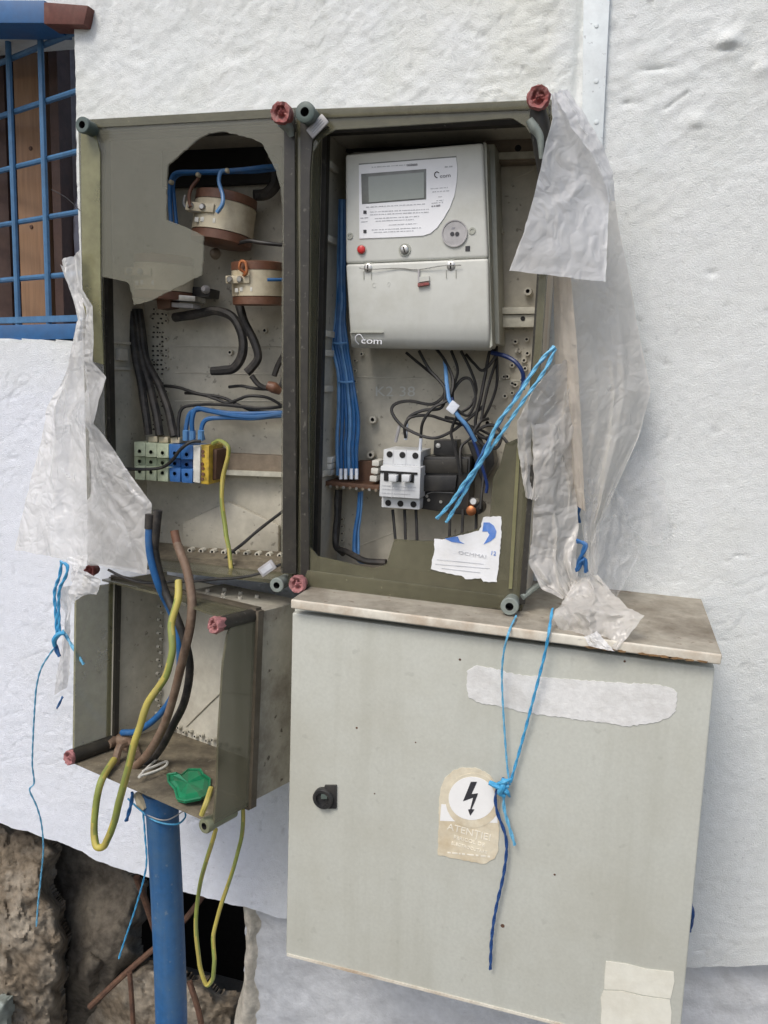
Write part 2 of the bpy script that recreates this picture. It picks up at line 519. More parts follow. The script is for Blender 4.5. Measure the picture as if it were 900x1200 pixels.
upmask = np.clip((ZZ - U(400, 300, 0).z) / .25, 0, 1)
blob = np.clip(fbm(XX * 42 + 3, ZZ * 42, 2) - .66, 0, 1)
patch = np.clip((fbm(XX * 9 + 5, ZZ * 9, 3) - .35) * 3, 0, 1)
leftm = np.clip((U(680, 100, 0).x - XX) / .03, 0, 1)                # rougher left of the strip
rough_ = upmask * patch * (.35 + .65 * leftm)
billow = np.abs(2 * fbm(XX * 38 + 4, ZZ * 46, 4, .55) - 1)           # sharp valleys between daubs
pitn = fbm(XX * 75 + 11, ZZ * 75 + 2, 2, .5)
pits = np.clip(pitn - .79, 0, .12) * np.clip((fbm(XX * 5 + 3, ZZ * 5 + 1, 2) - .38) * 4, 0, 1)
scr = np.clip(ridge(XX * 20 + ZZ * 12, ZZ * 34 - XX * 16, 2) - .93, 0, 1) * (fbm(XX * 6, ZZ * 6 + 8, 2) > .55)
YY = -((lum - .5) * (.0012 + .004 * rough_) + (billow - .4) * (.0006 + .0042 * rough_) + (fine - .5) * (.0010 + .0014 * upmask) + (big - .5) * .008
       + (stroke - .5) * .0022 * upmask + blob * .012 * (.1 + rough_) - pits * (.012 + .05 * rough_) - scr * .02)
def mark(px, py, rx, rz, h):
    c_ = U(px, py, 0)
    return h * np.exp(-((XX - c_.x) / rx) ** 2 - ((ZZ - c_.z) / rz) ** 2)
YY -= mark(854, 50, .012, .012, .008) - mark(852, 58, .012, .004, .006)
YY -= mark(816, 142, .011, .010, .004) - mark(817, 151, .011, .003, .002)
for k_ in range(9):
    YY += mark(780 + k_ * 3.2, 127 - k_ * 2.4, .0016, .0016, .003)
YY += mark(868, 652, .010, .002, .002) + mark(835, 320, .006, .004, .003) + mark(735, 120, .006, .003, .004) + mark(770, 80, .02, .003, .003) + mark(700, 1000, .01, .01, .0)
YY -= mark(895, 80, .01, .01, .004)
# dents beside the vertical strip
sx = U(692, 60, 0).x
YY += .006 * np.exp(-((XX - sx + .013) / .006) ** 2) * np.clip((ZZ - U(692, 150, 0).z) / .05, 0, 1)
ny, nx = XX.shape
V = np.stack([XX, YY, ZZ], -1).reshape(-1, 3)
ii, jj = np.meshgrid(np.arange(ny - 1), np.arange(nx - 1), indexing='ij')
cx = (XX[:-1, :-1] + XX[1:, 1:]) / 2
cz = (ZZ[:-1, :-1] + ZZ[1:, :-1]) / 2
keep = ~((cx < WX) & (cx > -2.2) & (cz > WZ0) & (cz < WZ1))
a = (ii * nx + jj)[keep]
FA = np.stack([a, a + 1, a + nx + 1, a + nx], -1)
me = bpy.data.meshes.new('wall')
me.from_pydata(V.tolist(), [], FA.tolist())
me.materials.append(MT['plaster'])
bm = bmesh.new(); bm.from_mesh(me)
for v in [v for v in bm.verts if not v.link_faces]: bm.verts.remove(v)
be = [e for e in bm.edges if e.is_boundary]
r_ = bmesh.ops.extrude_edge_only(bm, edges=be)
for v in [g for g in r_['geom'] if isinstance(g, bmesh.types.BMVert)]:
    v.co.y = .14
for f in bm.faces: f.smooth = True
bm.to_mesh(me); bm.free()
me.set_sharp_from_angle(angle=R(50))
o = bpy.data.objects.new('wall', me); COL.objects.link(o)
fresh = np.clip((WZ0 + .02 - ZZ + (fbm(XX * 7, ZZ * 7, 3) - .5) * .15) / .10, 0, 1) * np.clip((U(420, 600, 0).x - XX) / .2, 0, 1)
cream = np.clip((fbm(XX * 5 + 2, ZZ * 4, 4) - .42) * 3.5, 0, 1) * upmask * (.35 + .65 * leftm)
strk = np.clip((fbm(XX * 34, ZZ * 2.2, 4) - .56) * 5, 0, 1) * .5
base_ = np.array([.915, .945, .935])
tone = base_[None, None, :] * np.ones(XX.shape + (1,))
tone = tone + fresh[..., None] * (np.array([.96, 1.0, 1.08]) - tone)
tone = tone * (1 - cream[..., None] * np.array([.06, .075, .15]))
tone = tone * (1 - strk[..., None] * np.array([.07, .06, .07]) * (1 - fresh[..., None] * .6))
tone = tone * (1 - np.clip(pits * 5 + scr * 2, 0, .6)[..., None] * .3)
ca = me.color_attributes.new('tone', 'FLOAT_COLOR', 'POINT')
co_ = np.zeros(len(me.vertices) * 3); me.vertices.foreach_get('co', co_); co_ = co_.reshape(-1, 3)
jx = np.clip(np.searchsorted(xs, co_[:, 0]), 0, nx - 1)
zb_v = ZB[0, jx]; tt = np.where(co_[:, 2] <= zt, (co_[:, 2] - zb_v) / (zt - zb_v), 1 + (co_[:, 2] - zt) / (3.6 - zt))
iy = np.clip(np.searchsorted(ts, tt), 0, ny - 1)
cc = np.concatenate([tone[iy, jx], np.ones((len(co_), 1))], 1)
ca.data.foreach_set('color', cc.astype(np.float32).ravel())
tag(o, 'rough whitewashed plaster wall carrying the electrical boxes', kind='structure')

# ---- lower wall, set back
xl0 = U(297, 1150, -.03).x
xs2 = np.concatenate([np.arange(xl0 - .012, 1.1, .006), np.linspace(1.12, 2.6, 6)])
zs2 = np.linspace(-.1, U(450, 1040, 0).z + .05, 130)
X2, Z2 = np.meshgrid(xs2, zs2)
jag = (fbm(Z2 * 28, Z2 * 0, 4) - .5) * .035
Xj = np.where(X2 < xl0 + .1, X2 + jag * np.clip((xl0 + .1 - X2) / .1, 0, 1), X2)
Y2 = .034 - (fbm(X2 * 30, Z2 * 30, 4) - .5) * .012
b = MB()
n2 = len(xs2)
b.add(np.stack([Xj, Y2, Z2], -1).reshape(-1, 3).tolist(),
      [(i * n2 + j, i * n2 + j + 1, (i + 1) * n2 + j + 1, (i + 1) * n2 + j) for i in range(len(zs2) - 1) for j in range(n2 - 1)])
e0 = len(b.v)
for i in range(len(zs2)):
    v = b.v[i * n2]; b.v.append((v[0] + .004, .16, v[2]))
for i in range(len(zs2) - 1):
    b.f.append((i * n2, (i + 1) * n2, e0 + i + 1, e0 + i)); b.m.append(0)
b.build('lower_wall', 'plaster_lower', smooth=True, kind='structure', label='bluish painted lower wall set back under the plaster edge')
# broken render edge beside the hole
b = MB()
rows = 60
for i in range(rows):
    t = i / (rows - 1)
    y = 1062 + t * 320
    x0 = 272 + 7 * math.sin(t * 9) - 14 * t + 9 * (float(fbm(np.array(t * 14.), np.array(2.), 3)) - .5)
    x1 = 304 - 6 * t + 10 * (float(fbm(np.array(t * 18.), np.array(7.), 3)) - .5)
    for j in range(14):
        u = j / 13
        p = U(x0 * (1 - u) + x1 * u, y, -.028)
        bulge = .016 * math.sin(math.pi * min(1, u * 1.0 + .05)) * (.6 + .8 * float(fbm(np.array(u * 4 + 1), np.array(t * 22), 3)))
        b.v.append((p.x, .036 - bulge + (1 - u) ** 3 * .06, p.z))
for i in range(rows - 1):
    for j in range(13):
        b.f.append((i * 14 + j, i * 14 + j + 1, i * 14 + j + 15, i * 14 + j + 14)); b.m.append(0)
b.build('broken_render', 'raw_render', smooth=True, kind='structure', label='crumbling beige render edge beside the dark hole')

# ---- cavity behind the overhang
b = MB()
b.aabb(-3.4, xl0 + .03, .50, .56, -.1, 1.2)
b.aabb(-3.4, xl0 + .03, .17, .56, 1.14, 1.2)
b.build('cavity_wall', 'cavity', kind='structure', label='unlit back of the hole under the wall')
# ---- ground
b = MB()
g = 60
b.add([(-g, -g, 0), (g, -g, 0), (g, g, 0), (-g, g, 0)], [(0, 1, 2, 3)])
b.build('ground', 'ground', kind='structure', label='bare trodden ground below the wall')

# ---- rocks
def rock(outline, D, depth, seedn, m, label, rough=.02, group=None, facets=16):
    """broken stone with the outline seen in the photo: flat fracture planes, chipped and gritty"""
    st = 2.0
    ox = np.array([p[0] for p in outline], float); oy = np.array([p[1] for p in outline], float)
    gx = np.arange(ox.min() - 4, ox.max() + 4, st); gy = np.arange(oy.min() - 4, min(oy.max(), 1300) + 4, st)
    X, Y = np.meshgrid(gx, gy)
    X0, Y0 = X, Y
    X = X + (fbm(X * .05 + seedn, Y * .05, 2) - .5) * 14; Y = Y + (fbm(X * .05, Y * .05 + 9 + seedn, 2) - .5) * 14
    inside = np.zeros(X.shape, bool); dist = np.full(X.shape, 1e9)
    n = len(outline)
    for i in range(n):
        x0, y0, x1, y1 = ox[i], oy[i], ox[(i + 1) % n], oy[(i + 1) % n]
        if y0 != y1:
            inside ^= ((y0 > Y) != (y1 > Y)) & (X < (x1 - x0) * (Y - y0) / (y1 - y0) + x0)
        t = np.clip(((X - x0) * (x1 - x0) + (Y - y0) * (y1 - y0)) / ((x1 - x0) ** 2 + (y1 - y0) ** 2), 0, 1)
        dist = np.minimum(dist, np.hypot(X - x0 - t * (x1 - x0), Y - y0 - t * (y1 - y0)))
    rn = np.random.RandomState(int(seedn * 10))
    cxx, cyy = ox.mean(), min(oy.mean(), 1160)
    size = max(np.ptp(ox), 60) * .5
    wx, wy = X + (fbm(X * .03, Y * .03, 3) - .5) * 20, Y + (fbm(X * .03 + 7, Y * .03, 3) - .5) * 20
    h = np.full(X.shape, 1.0)
    for k in range(facets):
        a_ = rn.uniform(0, 2 * math.pi); r_ = rn.uniform(.1, .8) * size; sl_ = rn.uniform(.3, 1.3)
        px, py = cxx + r_ * math.cos(a_), cyy + r_ * math.sin(a_)
        d_ = ((wx - px) * math.cos(a_) + (wy - py) * math.sin(a_)) / size
        h = np.minimum(h, 1 - sl_ * np.maximum(d_, -.15 * sl_))
    h = np.clip(h, -.1, 1) * (1 - (1 - np.clip(dist / 12, 0, 1)) ** 2)
    h = h * depth - (1 - np.clip(dist / 16, 0, 1)) ** 2 * depth * .25 + ((fbm(X * .045 + seedn, Y * .045, 5, .6) - .5) * rough * 1.5 + (fbm(X * .22, Y * .22 + seedn, 3, .6) - .5) * rough * .32) * np.clip(dist / 8, 0, 1)
    keep_ = inside[:-1, :-1] & inside[1:, 1:]
    ny_, nx_ = X.shape
    vs = []
    for yy, xx, hh in zip(Y0.ravel(), X0.ravel(), h.ravel()):
        vs.append(tuple(U(xx, yy, D - depth * .4 + hh)))
    I, J = np.meshgrid(np.arange(ny_ - 1), np.arange(nx_ - 1), indexing='ij')
    a_ = (I * nx_ + J)[keep_]
    me = bpy.data.meshes.new('rock')
    org = Vector(vs[int(a_[len(a_) // 2])])
    me.from_pydata([tuple(Vector(v) - org) for v in vs], [], np.stack([a_, a_ + nx_, a_ + nx_ + 1, a_ + 1], -1).tolist())
    me.materials.append(MT[m])
    bm = bmesh.new(); bm.from_mesh(me)
    for v in [v for v in bm.verts if not v.link_faces]: bm.verts.remove(v)
    r_ = bmesh.ops.extrude_edge_only(bm, edges=[e for e in bm.edges if e.is_boundary])
    for v in [g for g in r_['geom'] if isinstance(g, bmesh.types.BMVert)]: v.co.y += .012
    bmesh.ops.recalc_face_normals(bm, faces=bm.faces)
    for f in bm.faces: f.smooth = True
    bm.to_mesh(me); bm.free()
    me.set_sharp_from_angle(angle=R(50))
    o = bpy.data.objects.new('rock', me); COL.objects.link(o); o.location = org
    return tag(o, label, 'rock', group)
GR = 'rough stones in the hole under the wall'
rock([(-130, 925), (0, 955), (45, 975), (68, 1000), (60, 1040), (72, 1070), (82, 1110), (76, 1150), (68, 1215), (60, 1330), (-140, 1330)], -.05, .08, 1.2, 'rock', 'large pale brown rock in the bottom left corner of the hole', .022, GR)
rock([(62, 990), (95, 990), (150, 1020), (168, 1040), (164, 1085), (160, 1122), (140, 1150), (115, 1185), (85, 1230), (60, 1230), (66, 1150), (74, 1090), (58, 1040)], -.12, .06, 5.5, 'rock_dark', 'smooth dark slab of stone between the large rock and blue pipe', .008, GR)
rock([(95, 1165), (130, 1140), (175, 1128), (215, 1140), (255, 1160), (282, 1170), (284, 1330), (80, 1330)], -.13, .07, 9.1, 'rock', 'low brown rubble stone behind the foot of the blue pipe', .018, GR)
rock([(84, 1108), (105, 1105), (128, 1125), (122, 1150), (98, 1168), (80, 1150)], -.09, .035, 3.3, 'rock_dark', 'small dark stone wedged between two larger rocks', .012, GR)
rock([(-2, 1168), (10, 1174), (9, 1215), (-14, 1225), (-22, 1180)], .02, .02, 13.3, 'knob_grey', 'small grey stone at the very bottom left corner', .003, GR)

# ---- rebars
def rod(name, l, r, m, label, cat, C=P_, **kw):
    return MB().tube(pts(C, l), r, 8, 4).build(name, m, smooth=True, label=label, cat=cat, **kw)
rod('rebar', [(105, 1180, -.05), (150, 1138, -.07), (210, 1085, -.10), (245, 1040, -.14)], .0055, 'rebar', 'rusty rod slanting across the hole behind the blue pipe', 'rod')
rod('rebar', [(152, 1140, -.035), (156, 1200, -.03), (160, 1330, -.02)], .0045, 'rebar', 'rusty upright rod just left of the blue pipe', 'rod')
rod('rebar', [(160, 1028, -.06), (170, 1055, -.08), (185, 1100, -.10)], .006, 'rebar', 'short rusty rod under the plaster edge left of pipe', 'rod')
rod('rebar', [(222, 1150, -.02), (236, 1200, -.01), (250, 1300, 0)], .005, 'rebar', 'rusty rod leaning at the right of the pipe foot', 'rod')

# ---- vertical painted strip let into the plaster
b = MB()
b.quadpx([(684, -12), (715, -12), (706, 172), (682, 172)], .0055, -.01)
for y in (30, 95, 143):
    q = U(699, y, .0055); b.lathe(q, (0, -1, 0), [(0, .003), (.001, .0028)], 8)
b.build('wall_strip', 'strip_paint', bevel=.0008, label='pale blue painted metal strip running up the wall above the plastic sheet', cat='metal strip')

# ================================================================== WINDOW
wn = thing('window', (U(45, 395, -.05).x, .15, WZ0), 'dark window with wooden boards behind the blue grille', 'window')
b = MB()
def uprect(b, x0, x1, y0, y1, D, th, mi=0):
    p0, p1 = U(x0, (y0 + y1) / 2, D), U(x1, (y0 + y1) / 2, D)
    z1, z0 = U((x0 + x1) / 2, y0, D).z, U((x0 + x1) / 2, y1, D).z
    return b.aabb(p0.x, p1.x, -D, -D + th, z0, z1, mi)
uprect(MB(), 0, 1, 0, 1, 0, 1)
uprect(b, 19, 53, -60, 440, -.16, .03).build('board', 'wood', wn, bevel=.002)
uprect(MB(), 60, 70, -60, 440, -.15, .035).build('jamb', 'wood_dark', wn, bevel=.001)
uprect(MB(), -160, 8, -60, 440, -.175, .02).build('board', 'wood_dark', wn, bevel=.001, label='dark brown board at the left')
b = MB()
for i in range(30):
    for j in range(24):
        x = 56 + j * 2.2; y = -60 + i * 17
        p = U(x, y, -.21)
        b.v.append((p.x, p.y + .012 * math.sin(j * .9 + math.sin(i * .5)) + .02 * math.sin(i * .35 + j * .2), p.z))
for i in range(29):
    for j in range(23):
        b.f.append((i * 24 + j, i * 24 + j + 1, i * 24 + j + 25, i * 24 + j + 24)); b.m.append(0)
b.build('curtain', 'cloth', wn, smooth=True)
uprect(MB(), -420, 130, -80, 440, -.26, .02).build('pane', 'cavity', wn)
for x, y in ((36, 174), (37, 266)):
    MB().lathe(U(x, y, -.16), (0, -1, 0), [(0, .004), (.002, .003)], 8).build('nail', 'rebar', wn)

# grille: lies askew in the opening, its left side set deeper
gr = thing('window_grille', (U(88, 392, -.015).x, .015, WZ0), 'blue painted welded bar grille across the window', 'window grille')
gA = R(-22)
g0 = U(96, 378, -.02)
gd = Vector((-math.cos(gA), -math.sin(gA), 0))      # runs left and deeper
def GP(s_, z): return g0 + gd * s_ + Vector((0, 0, z - g0.z))
def gs(px, py):     # where the ray through a pixel meets the grille plane
    d = fw * F + rt * (px - 450) - up * (py - 600)
    n_ = Vector((gd.y, -gd.x, 0))
    t = (g0 - CAMLOC).dot(n_) / d.dot(n_)
    p = CAMLOC + d * t
    return (p - g0).dot(gd), p.z
for x, y in ((15, 200), (52, 200), (-20, 200), (-56, 200), (-92, 200)):
    s_, _ = gs(x, y)
    MB().tube([GP(s_, WZ0 + .01), GP(s_, WZ1 + .02)], .0048, 8, smooth=False).build('bar', 'grille_blue', gr, smooth=True)
for x, y in ((20, 366), (20, 326), (20, 259), (20, 193), (20, 127), (20, 62)):
    _, z = gs(x, y)
    n_ = Vector((gd.y, -gd.x, 0)) * (.007 if Vector((gd.y, -gd.x, 0)).y > 0 else -.007)
    if y == 366: continue
    MB().tube([GP(-.03, z) + n_, GP(.6, z) + n_], .0045, 8, smooth=False).build('bar', 'grille_blue', gr, smooth=True)
_, za = gs(30, 371); _, zb = gs(30, 379); _, zc = gs(30, 384)
b = MB(); b.tube([GP(-.02, (za + zb) / 2), GP(.6, (za + zb) / 2)], .007, 4, smooth=False); b.build('frame', 'grille_blue', gr)
# blue sill frame and lintel
b = MB(); b.quadpx([(-300, 388), (90, 379), (90, 397), (-300, 406)], -.004, -.05)
b.build('sill_rail', 'window_blue', gr, bevel=.001)
b = MB(); b.quadpx([(-300, -2), (52, 0), (53, 27), (-300, 26)], .012, -.05)
b.build('top_rail', 'window_blue', gr, bevel=.0015)
b = MB(); b.quadpx([(51, 2), (103, 6), (98, 29), (51, 28)], .016, -.02)
b.build('hinge_plate', 'lintel_rust', gr, bevel=.002)

# ================================================================== BOXES
def ring_boss(b, p, r=.0035, h=.006, ax=(0, -1, 0)):
    b.lathe(p, ax, [(0, r), (h, r), (h, r * .5), (h * .4, r * .5, 1)], 10)

knob_mesh = {}
def knob(parent, p, r, m, depth=.02, ax=(0, -1, 0), name='screw_cap', label=None, cross=False):
    """round screw cap with a socket; r in metres; p = centre of its face"""
    ax = Vector(ax).normalized()
    b = MB()
    base = Vector(p) - ax * depth
    b.lathe(base, ax, [(0, r * .86), (depth * .72, r * .9), (depth * .8, r), (depth * .97, r), (depth, r * .9), (depth, r * .45), (depth * .55, r * .4, 1)], 22)
    return b.build(name, [m, 'hole_black'], parent, smooth=True, label=label)

def wax(parent, p, r, m, ax=(0, -1, 0), name='wax_seal', depth=.014, label=None, seed_=0):
    ax = Vector(ax).normalized()
    rnd = random.Random(seed_ + 5)
    b = MB()
    seg = 22
    n_ = ax.orthogonal().normalized(); bb = ax.cross(n_)
    prof = [(-depth, .8), (-depth * .3, .95), (-.001, 1), (.002, .9), (.001, .62), (-.0035, .5), (-.003, .28), (.0015, .2), (.002, .05)]
    for k_, (h, q) in enumerate(prof):
        for i in range(seg):
            a_ = 2 * math.pi * i / seg
            j = 1 + rnd.uniform(-.09, .09)
            hh = h + (rnd.uniform(-.0014, .0014) if k_ > 2 else 0) + (.002 if k_ in (5, 6) and i % 7 < 2 else 0)
            b.v.append(Vector(p) + ax * hh + (n_ * math.cos(a_) + bb * math.sin(a_)) * r * q * j)
    for k_ in range(len(prof) - 1):
        for i in range(seg):
            b.f.append((k_ * seg + i, k_ * seg + (i + 1) % seg, (k_ + 1) * seg + (i + 1) % seg, (k_ + 1) * seg + i)); b.m.append(0)
    b.f.append(tuple((len(prof) - 1) * seg + i for i in range(seg))); b.m.append(0)
    return b.build(name, m, parent, smooth=True, label=label)

DF, DJ, DB = .16, .115, .018     # front, joint and back depth of the upper boxes
def upper_box(px_rect, root, side='box_grey'):
    (xl, yt), (xr, yb) = px_rect
    x0, x1 = U(xl, 400, DF).x, U(xr, 400, DF).x
    zt_, zb_ = U((xl + xr) / 2, yt, DF).z, U((xl + xr) / 2, yb, DF).z
    th = .004
    b = MB(); b.aabb(x0 + th, x1 - th, -DB, -.004, zb_ + th, zt_ - th)
    b.build('back_plate', 'box_grey', root)
    b = MB(); b.aabb(x0, x0 + th, -DJ, -.004, zb_, zt_); b.build('side_wall', side, root)
    b = MB(); b.aabb(x1 - th, x1, -DJ, -.004, zb_, zt_); b.build('side_wall', 'box_rusty' if xr > 500 else side, root, label='rust streaked outer side' if xr > 500 else None)
    b = MB(); b.aabb(x0 + th, x1 - th, -DJ, -.004, zt_ - th, zt_); b.build('top_wall', side, root)
    b = MB(); b.aabb(x0 + th, x1 - th, -DJ, -.004, zb_, zb_ + th); b.build('bottom_wall', 'dirty_floor', root)
    # cover sides
    c = .003
    for nm, a_ in (('cover_side', (x0 - .002, x0 + c, zb_ - .002, zt_ + .002)), ('cover_side', (x1 - c, x1 + .002, zb_ - .002, zt_ + .002)),
                   ('cover_top', (x0 + c, x1 - c, zt_ - c, zt_ + .002)), ('cover_bottom', (x0 + c, x1 - c, zb_ - .002, zb_ + c))):
        b = MB(); b.aabb(a_[0], a_[1], -DF + .004, -DJ - .001, a_[2], a_[3])
        b.build(nm, 'cover_rim', root)
    # gasket at the joint
    b = MB()
    e = .006
    b.aabb(x0 + th, x0 + th + e, -DJ - .002, -DJ + .010, zb_ + th, zt_ - th)
    b.aabb(x1 - th - e, x1 - th, -DJ - .002, -DJ + .010, zb_ + th, zt_ - th)
    b.aabb(x0 + th + e, x1 - th - e, -DJ - .002, -DJ + .010, zt_ - th - e, zt_ - th)
    b.build('gasket', 'gasket', root)
    return x0, x1, zb_, zt_

# ---------------------------------------------------------------- left box
lbx = thing('junction_box', U(215, 672, .08), 'tall grey junction box with smashed smoky cover, left of the meter box', 'junction box')
LX0, LX1, LZ0, LZ1 = upper_box(((97, 134), (344, 672)), lbx)
b = MB()
b.polypx([(94, 141), (214, 134), (345, 127), (346, 300), (346, 500), (346, 673), (329, 672), (330, 500), (330, 400), (331, 250), (329, 222), (323, 200), (313, 180), (307, 168), (296, 162), (278, 158), (262, 154),
          (245, 156), (233, 162), (216, 176), (196, 194), (195, 220), (195, 258), (208, 262), (238, 276), (238, 300), (236, 322), (200, 340), (175, 353), (157, 357), (153, 340), (150, 331), (135, 327), (118, 324), (119, 380), (121, 428), (110, 425), (106, 390), (97, 355), (95, 250)], DF, .003, rag=.55)
b.build('broken_cover', 'cover_panel', lbx, label='jagged remains of the smoky cover')
b = MB(); b.quadpx([(94, 140.5), (334, 127.5), (333, 137), (101, 150)], DF + .002, DF + .0002); b.build('cover_rim', 'cover_rim', lbx)
b = MB(); b.quadpx([(333, 137), (345, 136), (347, 672), (331, 672)], DF + .002, DF + .0002)
b.quadpx([(95, 151), (117, 150), (119, 424), (108, 424), (96, 352)], DF + .002, DF + .0002) if False else None
b.build('cover_rim', 'gasket', lbx)
b = MB(); b.polypx([(94.5, 151), (110, 150), (117, 180), (117.5, 323), (119, 380), (121, 427), (110, 424), (106, 390), (97, 355), (95.5, 250)], DF + .0022, .002)
b.build('cover_edge', 'cover_olive', lbx)
# relief of the back plate and side wall
b = MB()
def plate_line(b, x0, y0, x1, y1, w_=1.2, D=DB, h=.0018):
    p0, p1 = U(x0, y0, D), U(x1, y1, D)
    b.tube([Vector((p0.x, -D, p0.z)), Vector((p1.x, -D, p1.z))], w_ * .001, 6, smooth=False)
plate_line(b, 205, 407, 338, 407)
plate_line(b, 205, 437, 338, 439)
plate_line(b, 205, 470, 338, 470, 1)
b.build('rib', 'box_grey_light', lbx)
b = MB()
for y in (400, 431):
    p = U(122, y, DJ); q = U(205, y, DB)
    b.aabb(LX0 + .004, LX0 + .0075, -DJ + .012, -DB, p.z - .0018, p.z + .0018)
b.build('rib', 'box_grey_light', lbx)
b = MB(); pz = U(150, 416, .08).z
b.aabb(LX0 + .004, LX0 + .012, -.095, -.075, pz - .008, pz + .008); b.build('snap_lug', 'box_grey_light', lbx, bevel=.001)
# slanted gussets at the bottom
b = MB()
b.loops([[U(*C3(440, 790), DB + .001), U(*C3(440, 680), DB + .001), U(*C3(610, 600), DB + .001), U(*C3(800, 690), DB + .001), U(*C3(800, 800), DB + .001)]], Vector((0, -.008, 0)))
b.build('gusset', 'box_grey', lbx, bevel=.003)
# rail
b = MB(); b.quadpx([C3(560, 420), C3(815, 432), C3(815, 492), C3(560, 482)], .034, DB); b.build('mounting_rail', 'rail_brown', lbx)
b = MB(); b.quadpx([C3(560, 484), C3(815, 494), C3(815, 512), C3(560, 502)], .040, DB); b.build('mounting_rail', 'rail_cream', lbx, label='pale lower lip of the rail')
b = MB(); b.quadpx([C3(225, 440), C3(560, 450), C3(560, 500), C3(225, 500)], .034, DB); b.build('mounting_rail', 'rail_brown', lbx)
# small bosses
b = MB()
rnd = random.Random(3)
for i in range(16):
    ring_boss(b, U(*C3(rnd.choice((330, 352, 375)), -120 + i * 22), DB), .0028, .005)
for i in range(9):
    ring_boss(b, U(*C3(470 + i * 42, 783 + i * 2.5), .05), .0040, .010)
    ring_boss(b, U(*C3(500 + i * 50, 795 + i * 3), .028), .0022, .008)
for x, y in ((615, 42), (620, 630), (745, -40), (330, 270)):
    ring_boss(b, U(*C3(x, y), DB), .004, .006)
b.build('small_boss', ['box_grey_light', 'hole_black'], lbx, kind='stuff')
b = MB()   # pimpled strip beside the black cables
for i in range(26):
    for j in range(3):
        if rnd.random() < .75:
            p = U(180 + j * 5 + rnd.uniform(-1, 1), 368 + i * 5.4, DB)
            b.lathe(p, (0, -1, 0), [(0, .0016), (.003, .001)], 6)
b.build('pimples', 'gasket', lbx, kind='stuff')
# bottom flange with bosses under the box
b = MB(); b.quadpx([C3(440, 815), C3(800, 835), C3(800, 858), C3(440, 840)], .10, .02); b.build('knockout_strip', 'dirty_floor', lbx)

# screw caps at the corners
k1 = knob(lbx, U(96, 146, .182), .0098, 'knob_green', .03)
wax(lbx, U(329, 132, .186), .0128, 'red_wax', seed_=1, label='red wax filling the screw socket')
MB().tube([U(330, 142, .18), U(338, 150, .17), U(342, 160, .165)], [.007, .006, .003], 10).build('seal_wire', 'knob_grey', lbx, smooth=True)
knob(lbx, U(324, 686, .175), .0095, 'knob_grey', .03)
b = MB()
c0 = U(313, 666, .172)
b.box(c0, (.024, .003, .013), rot=Matrix.Rotation(R(-38), 3, 'Y')); b.build('seal_tag', 'port_grey', lbx, bevel=.0015)
b = MB(); b.box(c0 + Vector((0, -.0019, 0)), (.017, .0006, .007), rot=Matrix.Rotation(R(-38), 3, 'Y')); b.build('tag_print', 'print_faint', lbx)

# ---------------------------------------------------------------- right box
rbx = thing('meter_box', U(490, 705, .08), 'tall olive rimmed box holding the electricity meter', 'meter box')
RX0, RX1, RZ0, RZ1 = upper_box(((354, 126), (630, 707)), rbx)
b = MB()
outer = [(349, 128), (420, 127), (500, 123), (625, 117), (642, 122), (646, 180), (642, 300), (634, 420), (622, 560), (611, 712), (604, 721), (520, 715), (352, 692)]
hole = [(365, 200), (367, 178), (376, 162), (392, 152), (470, 147), (560, 141), (600, 138), (616, 148), (627, 165), (634, 200), (633, 300), (626, 410), (616, 505), (606, 514), (592, 520), (586, 545), (578, 560), (574, 606), (560, 620), (508, 634),
        (492, 634), (462, 632), (458, 645), (453, 661), (440, 666), (420, 663), (395, 657), (372, 652), (362, 640), (362, 500)]
b.polypx(outer, DF, .003, holes=[hole])
b.build('broken_cover', 'cover_rim', rbx, label='olive cover frame with its front smashed out')
b = MB(); b.polypx([(352, 135), (352, 688), (362, 690), (362, 640), (360, 500), (363, 200), (366, 165), (372, 156), (385, 148), (372, 140)], DF + .0025, .0022)
b.build('rim_strip', 'gasket', rbx, label='blackened strip up the left of the cover')
b = MB(); b.quadpx([(360, 668), (604, 700), (602, 716), (353, 690)], DF + .003, DF + .0002)
b.build('cover_lip', 'cover_rim', rbx, bevel=.001)
b = MB(); b.quadpx([(350, 128), (640, 117), (636, 127), (352, 139)], DF + .003, DF + .0002)
b.build('cover_lip', 'cover_rim', rbx, bevel=.001)
b = MB(); b.quadpx([(621, 545), (626, 545), (615, 708), (608, 708)], DF + .004, DF + .0002); b.build('cover_lip', 'gasket', rbx)
b = MB(); b.quadpx([(606, 520), (610, 520), (600, 690), (596, 690)], DF + .003, DF + .0002); b.build('cover_lip', 'cover_olive', rbx)
# rails
b = MB(); b.quadpx([C4(600, 198), C4(775, 188), C4(775, 262), C4(600, 268)], .038, DB); b.build('mounting_rail', 'rail_brown', rbx, bevel=.001)
b = MB(); b.quadpx([C4(640, 235), C4(765, 230), C4(765, 252), C4(640, 256)], .041, .038); b.build('mounting_rail', 'rail_cream', rbx, label='pale lip of the upper rail')
b = MB(); b.quadpx([C4(600, 716), C4(762, 714), C4(760, 735), C4(600, 737)], .044, DB); b.build('mounting_rail', 'rail_cream', rbx, bevel=.0008, label='pale lip of the middle rail')
b = MB(); b.quadpx([C4(600, 739), C4(760, 737), C4(757, 776), C4(600, 778)], .040, DB); b.build('mounting_rail', 'rail_cream', rbx, bevel=.0008, label='pale face of the middle rail')
b = MB(); ring_boss(b, U(*C4(707, 222), .038), .004, .001); ring_boss(b, U(*C4(722, 750), .040), .003, .001); b.build('rail_hole', ['hole_black', 'hole_black'], rbx)
